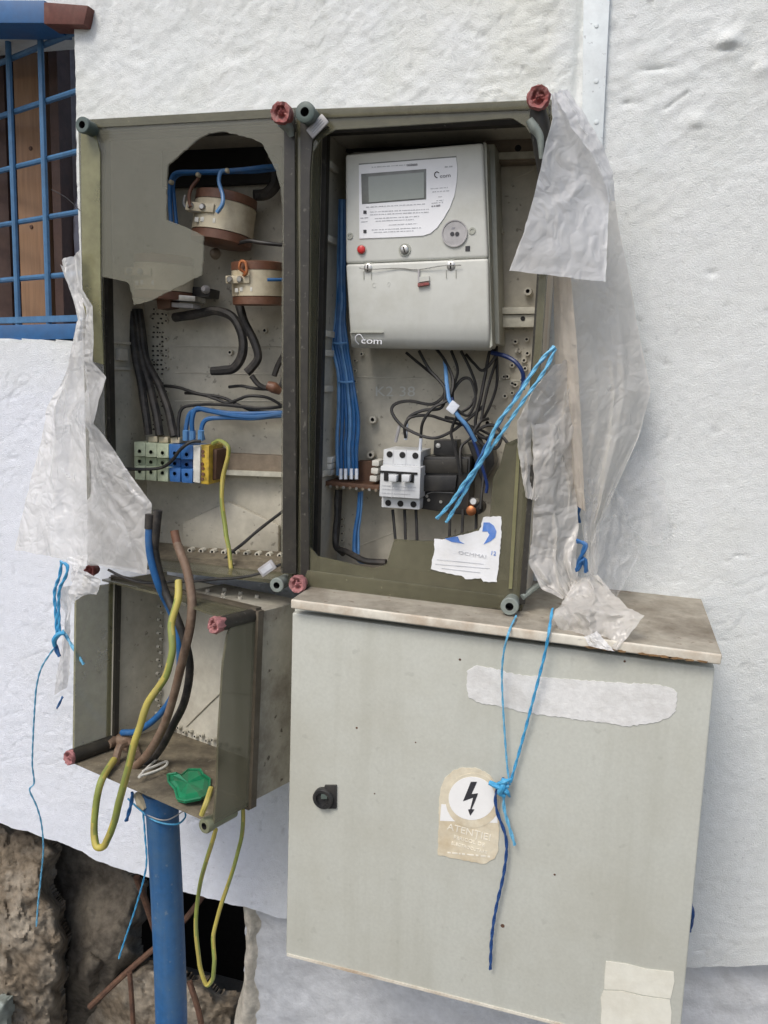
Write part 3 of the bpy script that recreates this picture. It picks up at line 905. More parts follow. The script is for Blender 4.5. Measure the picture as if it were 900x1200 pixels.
# bosses
for x, y, C in ((263, 242, C5), (257, 350, C5), (616, 252, C5), (652, 485, C4), (740, 668, C4), (636, 690, C4)):
    b = MB(); ring_boss(b, U(*C(x, y), DB), .0052, .012); b.build('boss', ['box_grey_light', 'hole_black'], rbx, smooth=True)
b = MB()
for x, y in ((700, 822), (735, 815), (706, 850), (737, 858), (727, 880), (675, 930), (690, 895), (730, 905), (700, 955), (668, 990), (720, 940)):
    ring_boss(b, U(*C4(x, y), DB), .0034, .006)
for i in range(17):
    ring_boss(b, U(*C5(140 + (i % 2) * 4, 195 + i * 22), DB), .003, .006)
for i in range(5):
    ring_boss(b, U(*C5(205, 60 + i * 32), DB), .0024, .006)
    ring_boss(b, U(*C5(165, 550 + i * 22), DB), .0026, .006)
for x, y in ((225, 40), (690, 130), (665, 110), (700, 60), (690, 160), (710, 30)):
    ring_boss(b, U(*C5(x, y), DB), .003, .006)
b.build('small_boss', ['box_grey_light', 'hole_black'], rbx, kind='stuff')
b = MB()
plate_line(b, *C5(90, 108), *C5(720, 122), 1.2); plate_line(b, *C5(200, 640), *C5(330, 590), 1.0); plate_line(b, 600, 210, 625, 200, 1.0)
b.build('rib', 'box_grey_light', rbx)
b = MB()
for y in (200, 284, 392, 414, 455, 552):
    b = MB(); p = U(378, y, .07); b.aabb(RX0 + .004, RX0 + .010, -.10, -.07, p.z - .004, p.z + .004)
    b.build('snap_lug', 'box_grey_light', rbx, bevel=.001)
text('K2 38', *C5(325, 157), 12, DB + .0006, 'meter_grey', rbx, 'handwriting', tilt=R(-2), stretchx=1.25, th=.0002)
# caps
knob(rbx, U(357, 131, .186), .0115, 'knob_green', .03)
wax(rbx, U(631, 114, .190), .0125, 'red_wax', seed_=2, label='crumbled red wax in the screw socket')
b = MB(); b.tube([U(630, 124, .178), U(632, 145, .172), U(636, 178, .168), U(634, 208, .165)], [.008, .011, .010, .003], 12); b.build('seal_remains', 'gasket', rbx, smooth=True)
b = MB(); b.tube([U(620, 140, .186), U(626, 150, .184), U(633, 162, .182), U(634, 186, .18)], [.004, .0055, .004, .002], 10); b.build('seal_remains', 'knob_grey', rbx, smooth=True)
knob(rbx, U(597, 711, .185), .0105, 'knob_grey', .03)
wax(rbx, U(348, 685, .182), .0112, 'pink_wax', seed_=3, label='pink wax in the lower left socket')
c0 = U(372, 148, .170)
b = MB(); b.box(c0, (.026, .003, .013), rot=Matrix.Rotation(R(-42), 3, 'Y')); b.build('seal_tag', 'port_grey', rbx, bevel=.0015)
b = MB()
for k_ in (-1, 0, 1):
    b.box(c0 + Matrix.Rotation(R(-42), 3, 'Y') @ Vector((0, -.0019, k_ * .0026)), (.018, .0006, .0009), rot=Matrix.Rotation(R(-42), 3, 'Y'))
b.build('tag_print', 'print_faint', rbx)
b = MB(); b.tube([U(612, 700, .165), U(625, 690, .15), U(640, 680, .14)], .0035, 8); b.build('hinge_arm', 'knob_grey', rbx, smooth=True)
# torn paper label stuck on the cover
b = MB()
lab = [C5(447, 612), C5(470, 616), C5(510, 606), C5(560, 594), C5(585, 588), C5(592, 575), C5(598, 545), C5(655, 543), C5(655, 600), C5(648, 690), C5(640, 748), C5(600, 745), C5(592, 735), C5(545, 738), C5(530, 728), C5(470, 716), C5(436, 705), C5(440, 680), C5(447, 655)]
b.polypx(lab, DF + .0012, .001, rag=.5); b.build('torn_label', 'paper', rbx, label='torn white paper label with a blue arc')
b = MB()
arc = []
for k_ in range(14):
    a_ = R(80 - k_ * 11)
    arc.append(C5(575 + 66 * math.cos(a_), 600 - 42 * math.sin(a_)))
arc2 = []
for k_ in range(14):
    a_ = R(80 - k_ * 11)
    arc2.append(C5(560 + 50 * math.cos(a_), 606 - 26 * math.sin(a_)))
b.polypx([C5(600, 562), C5(618, 562), C5(632, 572), C5(640, 590), C5(636, 608), C5(622, 620), C5(600, 630), C5(618, 600), C5(612, 590), C5(596, 590)], DF + .0017, .0004)
b.build('label_print', 'print_blue', rbx)
b = MB(); b.polypx([C5(480, 612), C5(510, 606), C5(520, 606), C5(526, 620), C5(540, 628), C5(500, 622)], DF + .0017, .0004)
b.build('label_print', 'print_blue', rbx)
text('OCMMAI', *C5(565, 662), 4, DF + .0016, 'print_faint', rbx, 'label_print', tilt=R(4), stretchx=1.5)
text('12', *C5(630, 658), 5, DF + .0016, 'print_blue', rbx, 'label_print', tilt=R(4))
b = MB()
for yy, xa_, xb_ in ((676, 455, 600), (690, 450, 620), (703, 470, 590)):
    b = MB(); b.quadpx([C5(xa_, yy), C5(xb_, yy + 14), C5(xb_, yy + 16), C5(xa_, yy + 2)], DF + .0016, DF + .0013); b.build('label_print', 'print_faint', rbx)

# ================================================================== METER
mt = thing('electricity_meter', U(490, 408, .03), 'light grey electricity meter with display, red button and printed faceplate', 'electricity meter')
MD = .105
b = MB(); b.quadpx([(412, 178), (580, 168), (586, 404), (418, 402)], .072, .022); b.build('back_housing', 'meter_side', mt, bevel=.003)
b = MB(); b.quadpx([(404.5, 181), (566, 167), (572, 302), (405, 309)], MD, .066); b.build('housing', 'meter_grey', mt, bevel=.004, seg=3)
# terminal cover, rounded lower edge
b = MB()
prof = [(0, 0), (.35, .0), (.7, .001), (.88, .005), (.96, .012), (1.0, .024)]
for i, (t, dd) in enumerate(prof):
    yl, yr = 309.5 + t * (407 - 309.5), 302.5 + t * (410.5 - 302.5)
    xl_, xr_ = 405 + t * 6, 572 + t * 2
    D = MD + .0025 - dd
    for (x, y) in ((xl_, yl), (xr_, yr)):
        p = U(x, y, D); b.v += [tuple(p)]
    for (x, y) in ((xl_, yl), (xr_, yr)):
        p = U(x, y, D); b.v += [(p.x, -.066, p.z)]
n_ = len(prof)
for i in range(n_ - 1):
    o_ = i * 4; q = o_ + 4
    b.f += [(o_, o_ + 1, q + 1, q), (o_ + 2, q + 2, q + 3, o_ + 3), (o_, q, q + 2, o_ + 2), (o_ + 1, o_ + 3, q + 3, q + 1)]
b.f += [(0, 2, 3, 1), ((n_ - 1) * 4, (n_ - 1) * 4 + 1, (n_ - 1) * 4 + 3, (n_ - 1) * 4 + 2)]
b.m = [0] * len(b.f)
b.build('terminal_cover', 'meter_grey', mt, bevel=.0035, seg=3)
b = MB(); b.quadpx([(566.5, 166.5), (570, 168), (577, 405), (574, 408)], MD - .006, .068); b.build('side_panel', 'meter_side', mt)
# faceplate print
fp = [E6(92, 150), E6(300, 126), E6(605, 110), E6(612, 170), E6(608, 240), E6(596, 310), E6(572, 375), E6(540, 430), E6(505, 480), E6(470, 510), E6(430, 523), E6(300, 530), E6(95, 538)]
b = MB(); b.polypx(fp, MD + .0012, .002); b.build('faceplate', 'meter_label', mt)
b = MB(); b.quadpx([E6(92, 143), E6(605, 103), E6(605, 109), E6(92, 149)], MD + .0014, MD - .001); b.build('faceplate_shadow_gap', 'lcd_frame', mt)
b = MB(); b.quadpx([E6(104, 197), E6(447, 170), E6(447, 330), E6(108, 356)], MD + .0018, MD); b.build('display_frame', 'lcd_frame', mt, bevel=.0004)
b = MB(); b.quadpx([E6(142, 212), E6(436, 188), E6(436, 324), E6(145, 348)], MD + .0024, MD); b.build('display', 'lcd', mt)
def printlines(rows, par, m, C, D, h=2.2, seed_=1, seg=(5, 22), name='fine_print'):
    b = MB(); rr = random.Random(seed_)
    for (x0, y0, x1, y1) in rows:
        x = x0
        while x < x1:
            w_ = rr.uniform(*seg); xe = min(x + w_, x1)
            ya = y0 + (y1 - y0) * (x - x0) / (x1 - x0); yb = y0 + (y1 - y0) * (xe - x0) / (x1 - x0)
            hh = h * rr.uniform(.7, 1.2)
            b.quadpx([C(x, ya - hh), C(xe, yb - hh), C(xe, yb + hh), C(x, ya + hh)], D, D - .0004)
            x = xe + rr.uniform(2.5, 7)
    return b.build(name, m, par, kind='stuff')
printlines([(160, 162, 400, 145), (130, 372, 440, 355), (150, 397, 460, 383), (150, 412, 460, 398), (175, 432, 410, 420), (180, 446, 380, 436), (250, 466, 400, 458), (160, 492, 420, 480), (170, 505, 380, 496),
            (470, 275, 560, 268), (480, 292, 570, 285), (510, 318, 530, 316), (500, 338, 540, 334), (475, 352, 540, 345), (100, 430, 140, 427), (105, 450, 140, 447)], mt, 'print_faint', E6, MD + .0016)
printlines([(475, 368, 525, 362)], mt, 'print_grey', E6, MD + .0017, 4, 4)
printlines([(545, 160, 585, 157), (345, 148, 400, 144)], mt, 'print_faint', E6, MD + .0017, 3, 5)
b = MB()
rb = random.Random(4); x_ = 345
while x_ < 402:
    w_ = rb.choice((1, 1.6, 2.4)); b.quadpx([E6(x_, 146 - (x_ - 345) * .07), E6(x_ + w_, 146 - (x_ - 345) * .07), E6(x_ + w_, 157 - (x_ - 345) * .07), E6(x_, 157 - (x_ - 345) * .07)], MD + .0017, MD + .0012); x_ += w_ + rb.choice((1, 1.6, 2.2))
b.build('bar_code', 'print_grey', mt, kind='stuff')
text('com', *E6(548, 207), 4.6, MD + .0015, 'print_grey', mt, 'logo', tilt=R(-4), stretchx=1.25)
b = MB(); b.tube(pts(E6, [(515, 192, MD + .0016), (503, 186, MD + .0016), (492, 196, MD + .0016), (494, 210, MD + .0016), (506, 218, MD + .0016)]), .00055, 6); b.build('logo', 'print_dark', mt, smooth=True)
b = MB()
for x, y in ((124, 398), (124, 500)): b.quadpx([E6(x - 8, y - 8), E6(x + 8, y - 8), E6(x + 8, y + 8), E6(x - 8, y + 8)], MD + .002, MD)
b.build('indicator', 'print_dark', mt)
b = MB(); b.quadpx([E6(654, 578), E6(678, 576), E6(678, 603), E6(654, 604)], MD + .0008, MD - .002); b.build('sensor', 'print_dark', mt)
b = MB(); b.lathe(U(*E6(107, 597), MD + .0002), (0, -1, 0), [(0, .0062), (.0008, .0062), (.0008, .0052), (.001, .0048, 1), (.004, .0045, 1), (.005, .003, 1)], 22); b.build('red_button', ['meter_side', 'red_button'], mt, smooth=True)
b = MB(); b.lathe(U(*E6(598, 512), MD + .0002), (0, -1, 0), [(0, .0157), (.0022, .0157), (.0022, .0145), (.0012, .0138), (.0012, .001)], 36); b.build('optical_port', 'port_grey', mt, smooth=True)
b = MB()
for x in (585, 611): b.lathe(U(*E6(x, 514), MD + .0016), (0, -1, 0), [(0, .0026), (.0004, .0026)], 12)
b.build('port_eye', 'print_dark', mt)
b = MB(); b.quadpx([E6(583, 478), E6(600, 478), E6(596, 487), E6(580, 489)], MD + .0018, MD); b.build('port_mark', 'print_grey', mt)
for x, y in ((46, 525), (690, 498)):
    b = MB(); b.lathe(U(*E6(x, y), MD + .0002), (0, -1, 0), [(0, .0042), (.001, .004), (.001, .0022), (.0004, .002)], 16); b.build('screw_hole', 'meter_side', mt, smooth=True)
def mscrew(x, y, r=.0056, seal=True, slot=R(10)):
    p = U(*E6(x, y), MD + .0003)
    b = MB(); b.lathe(p, (0, -1, 0), [(0, r * 1.15), (.0012, r * 1.1), (.0012, r * .8), (.001, r * .75, 1), (.0035, r * .72, 1), (.0042, r * .5, 1)], 18)
    s_ = b.build('seal_screw', ['meter_side', 'steel'], mt, smooth=True)
    q = MB(); q.box(p + Vector((0, -.0044, 0)), (r * 1.1, .0006, r * .22), rot=Matrix.Rotation(slot, 3, 'Y')); q.build('slot', 'hole_black', s_)
mscrew(335, 598, .0068, slot=R(70)); mscrew(144, 695, .0072, slot=R(90)); mscrew(580, 683, .0072, slot=R(90))
b = MB(); b.tube(pts(E6, [(95, 693, MD + .0065), (150, 700, MD + .0066), (300, 694, MD + .004), (400, 702, MD + .004), (530, 682, MD + .0065), (632, 678, MD + .0065)]), .00055, 6); b.build('seal_wire', 'steel', mt, smooth=True)
b = MB(); b.quadpx([E6(403, 700), E6(412, 700), E6(412, 770), E6(403, 770)], MD + .005, MD + .002); b.build('seal_tab', 'port_grey', mt)
b = MB(); b.quadpx([E6(402, 774), E6(462, 768), E6(462, 782), E6(402, 792)], MD + .007, MD + .0025); b.build('lead_seal', 'red_wax', mt, bevel=.0005)
b = MB(); b.quadpx([E6(412, 740), E6(462, 735), E6(464, 760), E6(412, 767)], MD + .0055, MD + .0025); b.build('lead_seal', 'meter_grey', mt)
for x, y in ((118, 735), (158, 735), (553, 730), (604, 728)):
    b = MB(); b.quadpx([E6(x - 1.5, y - 25), E6(x + 1.5, y - 25), E6(x + 1.5, y + 18), E6(x - 1.5, y + 18)], MD + .0036, MD + .001); b.build('slot_edge', 'meter_side', mt)
b = MB(); b.quadpx([E6(45, 1030), E6(218, 1030), E6(218, 1035), E6(45, 1035)], MD + .0032, MD - .004); b.build('cover_rib', 'meter_side', mt)
text('com', *E6(160, 1078), 8, MD - .0012, 'meter_label', mt, 'embossed_logo', tilt=R(1), stretchx=1.4, th=.0006)
text('C', *E6(172, 785), 6, MD + .0026, 'meter_grey', mt, 'embossed_mark')
text('0', *E6(250, 780), 6, MD + .0026, 'meter_grey', mt, 'embossed_mark')
b = MB(); b.tube(pts(E6, [(122, 1078, MD), (100, 1045, MD + .002), (78, 1052, MD + .002), (75, 1075, MD), (92, 1096, MD - .004)]), .0007, 6); b.build('embossed_logo', 'meter_label', mt, smooth=True)

# ================================================================== DEVICES
# three pole breaker
br = thing('circuit_breaker', U(469, 597, .05), 'white three pole circuit breaker with two raised toggles', 'circuit breaker')
b = MB(); b.quadpx([E7(92, 220), E7(300, 232), E7(296, 322), E7(88, 312)], .088, .03); b.build('upper_housing', 'breaker_white', br, bevel=.001)
b = MB(); b.quadpx([E7(76, 312), E7(298, 322), E7(292, 496), E7(68, 482)], .100, .03); b.build('middle_housing', 'breaker_white', br, bevel=.001)
b = MB(); b.quadpx([E7(82, 484), E7(296, 497), E7(292, 556), E7(80, 542)], .088, .03); b.build('lower_housing', 'breaker_white', br, bevel=.001)
b = MB(); b.quadpx([E7(70, 338), E7(280, 350), E7(280, 362), E7(70, 350)], .1012, .098)
b.quadpx([E7(94, 352), E7(118, 353), E7(118, 396), E7(94, 394)], .1012, .098); b.quadpx([E7(164, 356), E7(190, 357), E7(190, 402), E7(164, 400)], .1012, .098); b.quadpx([E7(238, 360), E7(262, 361), E7(260, 406), E7(238, 404)], .1012, .098)
b.build('toggle_slot', 'hole_black', br)
for x in (142, 214):
    b = MB(); b.quadpx([E7(x - 24, 362), E7(x + 24, 365), E7(x + 20, 402), E7(x - 20, 400)], .112, .1005); b.build('toggle', 'breaker_white', br, bevel=.0015)
for x, y in ((126, 248), (197, 252), (269, 256), (118, 518), (186, 522), (258, 526)):
    b = MB(); b.lathe(U(*E7(x, y), .0884), (0, -1, 0), [(0, .0041), (.0003, .0041), (.0004, .0034)], 16); b.build('terminal_hole', 'hole_black', br)
b = MB()
for k_ in (146, 217):
    b.quadpx([E7(k_, 225), E7(k_ + 2.5, 225), E7(k_ - 1, 312), E7(k_ - 3.5, 312)], .0885, .087)
    b.quadpx([E7(k_ - 7, 410), E7(k_ - 4.5, 410), E7(k_ - 8, 490), E7(k_ - 10.5, 490)], .1005, .099)
b.build('pole_gap', 'print_faint', br)
printlines([(90, 300, 280, 310), (85, 420, 270, 432), (85, 440, 270, 450), (85, 462, 240, 470)], br, 'print_faint', E7, .1006, 2.2, 8)
# black device beside it
bd = thing('terminal_device', U(535, 600, .05), 'black bakelite device with clear front beside the white breaker', 'electrical device')
b = MB(); b.quadpx([E7(310, 262), E7(575, 262), E7(560, 590), E7(300, 552)], .070, .025); b.build('body', 'black_plastic', bd, bevel=.002)
b = MB(); b.quadpx([E7(372, 170), E7(500, 172), E7(500, 262), E7(368, 252)], .055, .025); b.build('top_lug', 'black_plastic', bd, bevel=.001)
b = MB(); b.lathe(U(*E7(396, 200), .055), (0, -1, 0), [(0, .0034), (.002, .003), (.0026, .001)], 12); b.build('screw', 'tinned', bd, smooth=True)
b = MB(); b.quadpx([E7(310, 280), E7(560, 275), E7(556, 352), E7(306, 352)], .074, .068); b.build('window', 'gasket', bd, bevel=.001, label='dusty clear upper face')
b = MB(); b.quadpx([E7(302, 366), E7(500, 364), E7(490, 450), E7(300, 456)], .078, .068); b.build('handle', 'black_plastic', bd, bevel=.002)
for x, y in ((343, 502), (410, 512), (333, 480)):
    b = MB(); b.lathe(U(*E7(x, y), .0702), (0, -1, 0), [(0, .0022), (.001, .002)], 10); b.build('screw', 'steel', bd, smooth=True)
b = MB(); b.tube(pts(E7, [(335, 468, .0705), (370, 458, .0705), (480, 462, .0705)]), .0007, 6); b.build('edge', 'port_grey', bd, smooth=True)
b = MB(); b.quadpx([E7(552, 180), E7(700, 210), E7(712, 300), E7(640, 420), E7(600, 470)][:4], .055, .025); b.build('side_block', 'black_plastic', bd, bevel=.004)
b = MB()
b.lathe(U(*E7(592, 510), .085), (0, -1, .2), [(-.02, .006), (0, .006), (.003, .004)], 14); b.build('bolt', 'steel', bd, smooth=True)
b = MB(); b.lathe(U(*E7(578, 562), .086), (0, -1, 0), [(-.02, .007), (0, .0065), (.002, .004)], 14); b.build('bolt', 'copper', bd, smooth=True, label='copper coloured bolt')
b = MB(); b.lathe(U(*E7(612, 548), .082), (0, -1, 0), [(-.02, .009), (0, .008), (.002, .004)], 14); b.build('bolt', 'black_cable', bd, smooth=True)

# terminal strip at the left
tsx = thing('terminal_strip', U(410, 575, .045), 'brown terminal strip with white clips under the blue wires', 'terminal strip')
b = MB(); b.quadpx([C5(95, 432), C5(275, 448), C5(275, 462), C5(95, 446)], .075, .025); b.build('carrier', 'board_brown', tsx, bevel=.001)
b = MB(); b.quadpx([C5(205, 372), C5(272, 372), C5(272, 446), C5(205, 440)], .045, .025); b.build('back_board', 'board_brown', tsx)
for (x, y) in ((120, 368), (118, 388), (116, 408), (265, 378), (262, 402), (258, 426), (104, 418)):
    b = MB(); b.quadpx([C5(x - 11, y - 9), C5(x + 11, y - 8), C5(x + 9, y + 10), C5(x - 12, y + 8)], .070, .04); b.build('clip', 'term_white', tsx, bevel=.001)
for i in range(9):
    b = MB(); b.lathe(U(*C5(106 + i * 20, 448 + i * 1.7), .0755), (0, -1, 0), [(0, .0022), (.0012, .002)], 8); b.build('pin', 'steel' if i % 2 else 'rail_brown', tsx)

# terminal row in left box
tr = thing('terminal_block', U(206, 565, .045), 'row of green, blue and yellow rail terminals in the left box', 'terminal block')
def term(x, yt, wd, m, nm='terminal', hl=('hole_black',)):
    q = [C3(x, yt), C3(x + wd, yt + 3), C3(x + wd - 2, yt + 145), C3(x + 3, yt + 142)]
    b = MB(); b.quadpx([q[0], q[1], C3(x + wd, yt + 55), C3(x, yt + 55)], .080, .03)
    b.quadpx([C3(x, yt + 55), C3(x + wd, yt + 57), C3(x + wd, yt + 92), C3(x, yt + 90)], .066, .03)
    b.quadpx([C3(x + 1, yt + 90), C3(x + wd, yt + 92), q[2], q[3]], .080, .03)
    t = b.build(nm, m, tr, bevel=.0008)
    for yy in (36, 74, 112):
        h = MB(); D = .066 if yy == 74 else .080
        h.lathe(U(*C3(x + wd / 2, yt + yy), D + .0003), (0, -1, 0), [(0, .0036), (.0006, .0036), (.0006, .0028), (-.0, .0026, 1)], 12); h.build('screw_hole', [m, 'hole_black'], t)
term(248, 378, 42, 'term_green'); term(291, 381, 42, 'term_green'); term(334, 384, 43, 'term_green')
term(379, 386, 44, 'term_blue'); term(424, 390, 44, 'term_blue')
b = MB(); b.quadpx([C3(470, 392), C3(497, 395), C3(495, 534), C3(470, 530)], .078, .03); b.build('end_plate', 'term_white', tr, bevel=.0008)
b = MB(); b.quadpx([C3(498, 390), C3(530, 392), C3(528, 540), C3(497, 536)], .074, .03)
t = b.build('terminal', 'term_yellow', tr, bevel=.001, label='yellow earth terminal')
for yy in (415, 430, 462, 478, 500, 518):
    h = MB(); h.lathe(U(*C3(505 + (yy % 7), yy), .0742), (0, -1, 0), [(0, .0026), (.0012, .0024)], 10); h.build('clamp', 'ct_brown', t)
b = MB(); b.quadpx([C3(530, 402), C3(560, 408), C3(556, 520), C3(528, 530)], .062, .03); b.build('end_bracket', 'board_brown', tr, bevel=.003)
for x, y in ((318, 366), (358, 368), (402, 370)):
    b = MB(); b.quadpx([C3(x - 17, y - 8), C3(x + 17, y - 8), C3(x + 17, y + 14), C3(x - 17, y + 14)], .072, .05); b.build('cable_entry', 'ct_cream', tr, bevel=.001)

# current transformers
def ct(c, r, h, tiltx, tilty, label, k=0, screws=True):
    root = thing('current_transformer', c, label, 'current transformer')
    rot = Matrix.Rotation(tilty, 3, 'Y') @ Matrix.Rotation(tiltx, 3, 'X')
    ax = rot @ Vector((0, 0, 1))
    c = Vector(c)
    b = MB(); b.lathe(c, ax, [(0, r * .9), (h * .02, r), (h * .18, r), (h * .2, r * .93)], 40); b.build('band', 'ct_brown', root, smooth=True)
    b = MB(); b.lathe(c + ax * h * .2, ax, [(0, r * .97), (0, r * 1.0), (h * .55, r), (h * .57, r * .97)], 40); b.build('drum', 'ct_cream', root, smooth=True)
    b = MB(); b.lathe(c + ax * h * .77, ax, [(0, r * .96), (0, r * 1.01), (h * .17, r * 1.0), (h * .19, r * .9), (h * .19, r * .3)], 40); b.build('band', 'ct_brown', root, smooth=True)
    # terminal ledge with two screws
    lc = c + ax * h * .55 + rot @ Vector((-r * .35, -r * .93, 0))
    b = MB(); b.box(lc, (r * 1.0, r * .3, h * .17), rot=rot); b.build('terminal_ledge', 'ct_cream', root, bevel=.0015)
    for s_ in (-.3, .12):
        b = MB(); b.lathe(lc + rot @ Vector((r * s_, -r * .15, 0)), rot @ Vector((0, -1, 0)), [(0, .0045), (.002, .0043), (.0035, .003), (.0035, .001)], 12); b.build('screw', 'steel', root, smooth=True)
    b = MB()
    for s_ in range(4):
        b.box(c + ax * h * .32 + rot @ Vector((-r * .45 + s_ * r * .2, -r * .93, (s_ % 2) * .001)), (r * .13, r * .12, h * .09), rot=rot)
    b.build('embossed_rating', 'term_white', root, bevel=.0005)
    return root
ct(U(259, 287, .07), .0405, .067, R(-4), R(6), 'round cream transformer with brown bands in the cover hole, the higher one')
ct(U(303, 358, .075), .034, .058, R(4), R(-1), 'round cream transformer with brown bands at the middle divider, the lower right one')
ct(U(192, 352, .07), .040, .062, R(2), R(2), 'round cream transformer seen dimly through the smoky cover')
# black plates added in place of the deep shade at the box tops
b = MB(); b.quadpx([C2(352, 100), C2(800, 80), C2(800, 300), C2(352, 320)], .030, .02); b.build('shade_plate', 'hole_black', lbx, label='black plate added as deep shade behind the transformers')
b = MB(); b.quadpx([C4(110, 140), C4(600, 120), C4(600, 215), C4(110, 235)], .028, .02); b.build('shade_plate', 'hole_black', rbx, label='black plate added as deep shade behind the meter top')
# brackets
b = MB(); b.quadpx([C2(330, 735), C2(385, 725), C2(385, 772), C2(335, 780)], .085, .06); b.build('clamp_block', 'board_brown', lbx, bevel=.002)
b = MB(); b.quadpx([C2(388, 722), C2(478, 730), C2(478, 750), C2(388, 745)], .09, .06); b.build('clamp_bracket', 'steel', lbx, bevel=.001)
b = MB(); b.quadpx([C2(385, 752), C2(470, 758), C2(470, 775), C2(385, 770)], .082, .06); b.build('clamp_bracket', 'port_grey', lbx, bevel=.001)
b = MB(); b.quadpx([C2(440, 690), C2(535, 700), C2(530, 735), C2(440, 730)], .06, .03); b.build('clamp_block', 'black_plastic', lbx, bevel=.002)
b = MB(); b.lathe(U(*C2(555, 570), .06), (0, -1, 0), [(0, .008), (.006, .006), (.009, .003)], 12); b.build('bolt', 'rail_brown', lbx, smooth=True)
b = MB(); b.lathe(U(*C2(520, 705), .06), (0, -1, 0), [(0, .006), (.006, .005), (.009, .003)], 12); b.build('bolt', 'port_grey', lbx, smooth=True)
b = MB(); b.tube(pts(C2, [(440, 352, .10), (436, 380, .105), (455, 402, .108), (500, 410, .108)]), .0022, 8); b.build('clip', 'steel', lbx, smooth=True)

# ================================================================== CABLES
def cable(C, l, r, m, label, group=None, name='cable', cat='cable', seg=8, stripe=None, tip=None, sub=6):
    b = MB()
    P0 = pts(C, l)
    rn = random.Random(len(label) * 7 + int(l[0][0]))
    P = [P0[0]]
    for i_ in range(1, len(P0)):
        d_ = (P0[i_] - P0[i_ - 1]).length
        if d_ > .03:
            k_ = .0011 * min(1, d_ / .06)
            a_, c_ = P0[max(0, i_ - 2)], P0[min(len(P0) - 1, i_ + 1)]
            mid = (P0[i_ - 1] + P0[i_]) * .5625 - (a_ + c_) * .0625
            P.append(mid + Vector((rn.uniform(-k_, k_), rn.uniform(-k_, k_), rn.uniform(-k_, k_))))
        P.append(P0[i_])
    b.tube(P, [r * rn.uniform(.93, 1.05) for _ in P], seg, sub, stripe=1 if stripe else None)
    mats = [m] + ([stripe] if stripe else [])
    if tip:
        root = thing(name, P[0], label, cat, group)
        b.build('sheath', mats, root, smooth=True)
        tm, tl, tr_ = tip
        for e, q in ((P[0], P[1]), (P[-1], P[-2])):
            d = (e - q).normalized()
            if tl > 0: MB().tube([e - d * .001, e + d * tl * .5, e + d * tl], tr_, 8, 3).build('bare_end', tm, root, smooth=True)
            break
        return root
    return b.build(name, mats, smooth=True, label=label, cat=cat, group=group)

G1 = 'thick black cables feeding the green terminals'
cable(C3, [(235, -110, .05), (248, 0, .055), (275, 160, .065), (295, 290, .075), (302, 352, .076)], .0062, 'black_cable', 'left of the three black cables above the green terminals', G1)
cable(C3, [(250, -120, .045), (268, 20, .05), (305, 160, .06), (333, 280, .07), (345, 355, .074)], .0062, 'black_cable', 'middle one of three black cables above the green terminals', G1)
cable(C3, [(265, -120, .04), (290, 60, .048), (340, 160, .055), (380, 270, .066), (398, 358, .072)], .0062, 'black_cable', 'right of the three black cables above the green terminals', G1)
cable(C2, [(400, 810, .055), (470, 800, .06), (560, 785, .06), (620, 810, .062), (655, 880, .064), (655, 950, .066), (625, 1000, .068), (540, 1012, .07)], .0065, 'black_cable', 'thick black cable curling under the transformers to a cut end')
cable(C2, [(640, 750, .055), (665, 830, .06), (700, 900, .062), (715, 960, .064), (690, 1000, .066), (672, 1018, .068)], .0062, 'black_cable', 'thick black cable dropping below the lower transformer')
cable(C2, [(700, 350, .06), (745, 345, .05), (778, 310, .045), (782, 260, .045), (760, 215, .04)], .008, 'black_cable', 'fat black cable curving behind the cover hole')
cable(C3, [(690, 130, .066), (720, 165, .064), (760, 178, .06), (800, 168, .055), (815, 120, .05)], .004, 'black_cable', 'short black lead twisted by the middle divider')
cable(C3, [(775, 130, .05), (790, 90, .045), (812, 50, .04)], .0042, 'black_cable', 'black stub cable end against the divider')
MB().tube(pts(C3, [(750, 165, .062), (775, 175, .06), (800, 190, .055)]), [.006, .008, .005], 10).build('tape_wrap', 'ct_brown', smooth=True, label='brown taped splice at the middle divider', cat='tape splice')
GB = 'thin black wires in the left box'
cable(C3, [(350, 168, .04), (420, 175, .045), (500, 200, .05), (590, 215, .05), (690, 260, .05), (800, 268, .045), (850, 265, .03)], .0023, 'black_wire', 'thin black wire from the plate edge down to the blue wires', GB, 'wire', 'wire')
cable(C3, [(440, 195, .042), (520, 205, .05), (600, 232, .052), (680, 206, .052), (750, 212, .05), (810, 245, .045)], .0022, 'black_wire', 'thin black wire arching over the blue wires', GB, 'wire', 'wire')
cable(C3, [(415, 370, .07), (415, 300, .068), (432, 250, .065), (500, 238, .06), (600, 240, .06), (720, 252, .055), (830, 240, .04)], .0024, 'black_wire', 'black wire rising beside the blue terminals and running right', GB, 'wire', 'wire')
cable(C3, [(605, 172, .05), (650, 168, .052), (730, 180, .05), (810, 175, .045)], .0022, 'black_wire', 'short thin black wire ending in a hook near the divider', GB, 'wire', 'wire')
cable(C3, [(212, 480, .115), (280, 482, .095), (350, 476, .085), (390, 450, .086), (420, 410, .088), (460, 380, .086), (500, 376, .08)], .0024, 'black_wire', 'thin black wire lying across the front of the terminals', GB, 'wire', 'wire')
cable(C3, [(480, 860, .12), (540, 870, .11), (590, 820, .09), (660, 760, .07), (730, 700, .055), (815, 635, .045)], .0024, 'black_wire', 'thin black wire slanting up from the box bottom', GB, 'wire', 'wire')
cable(C3, [(150, 860, .175), (260, 905, .172), (400, 905, .17), (560, 895, .168), (700, 880, .166), (800, 840, .164)], .0018, 'black_wire', 'thin black wire along the joint between the upper and lower boxes', GB, 'wire', 'wire')
GBL = 'bright blue wires into the blue terminals'
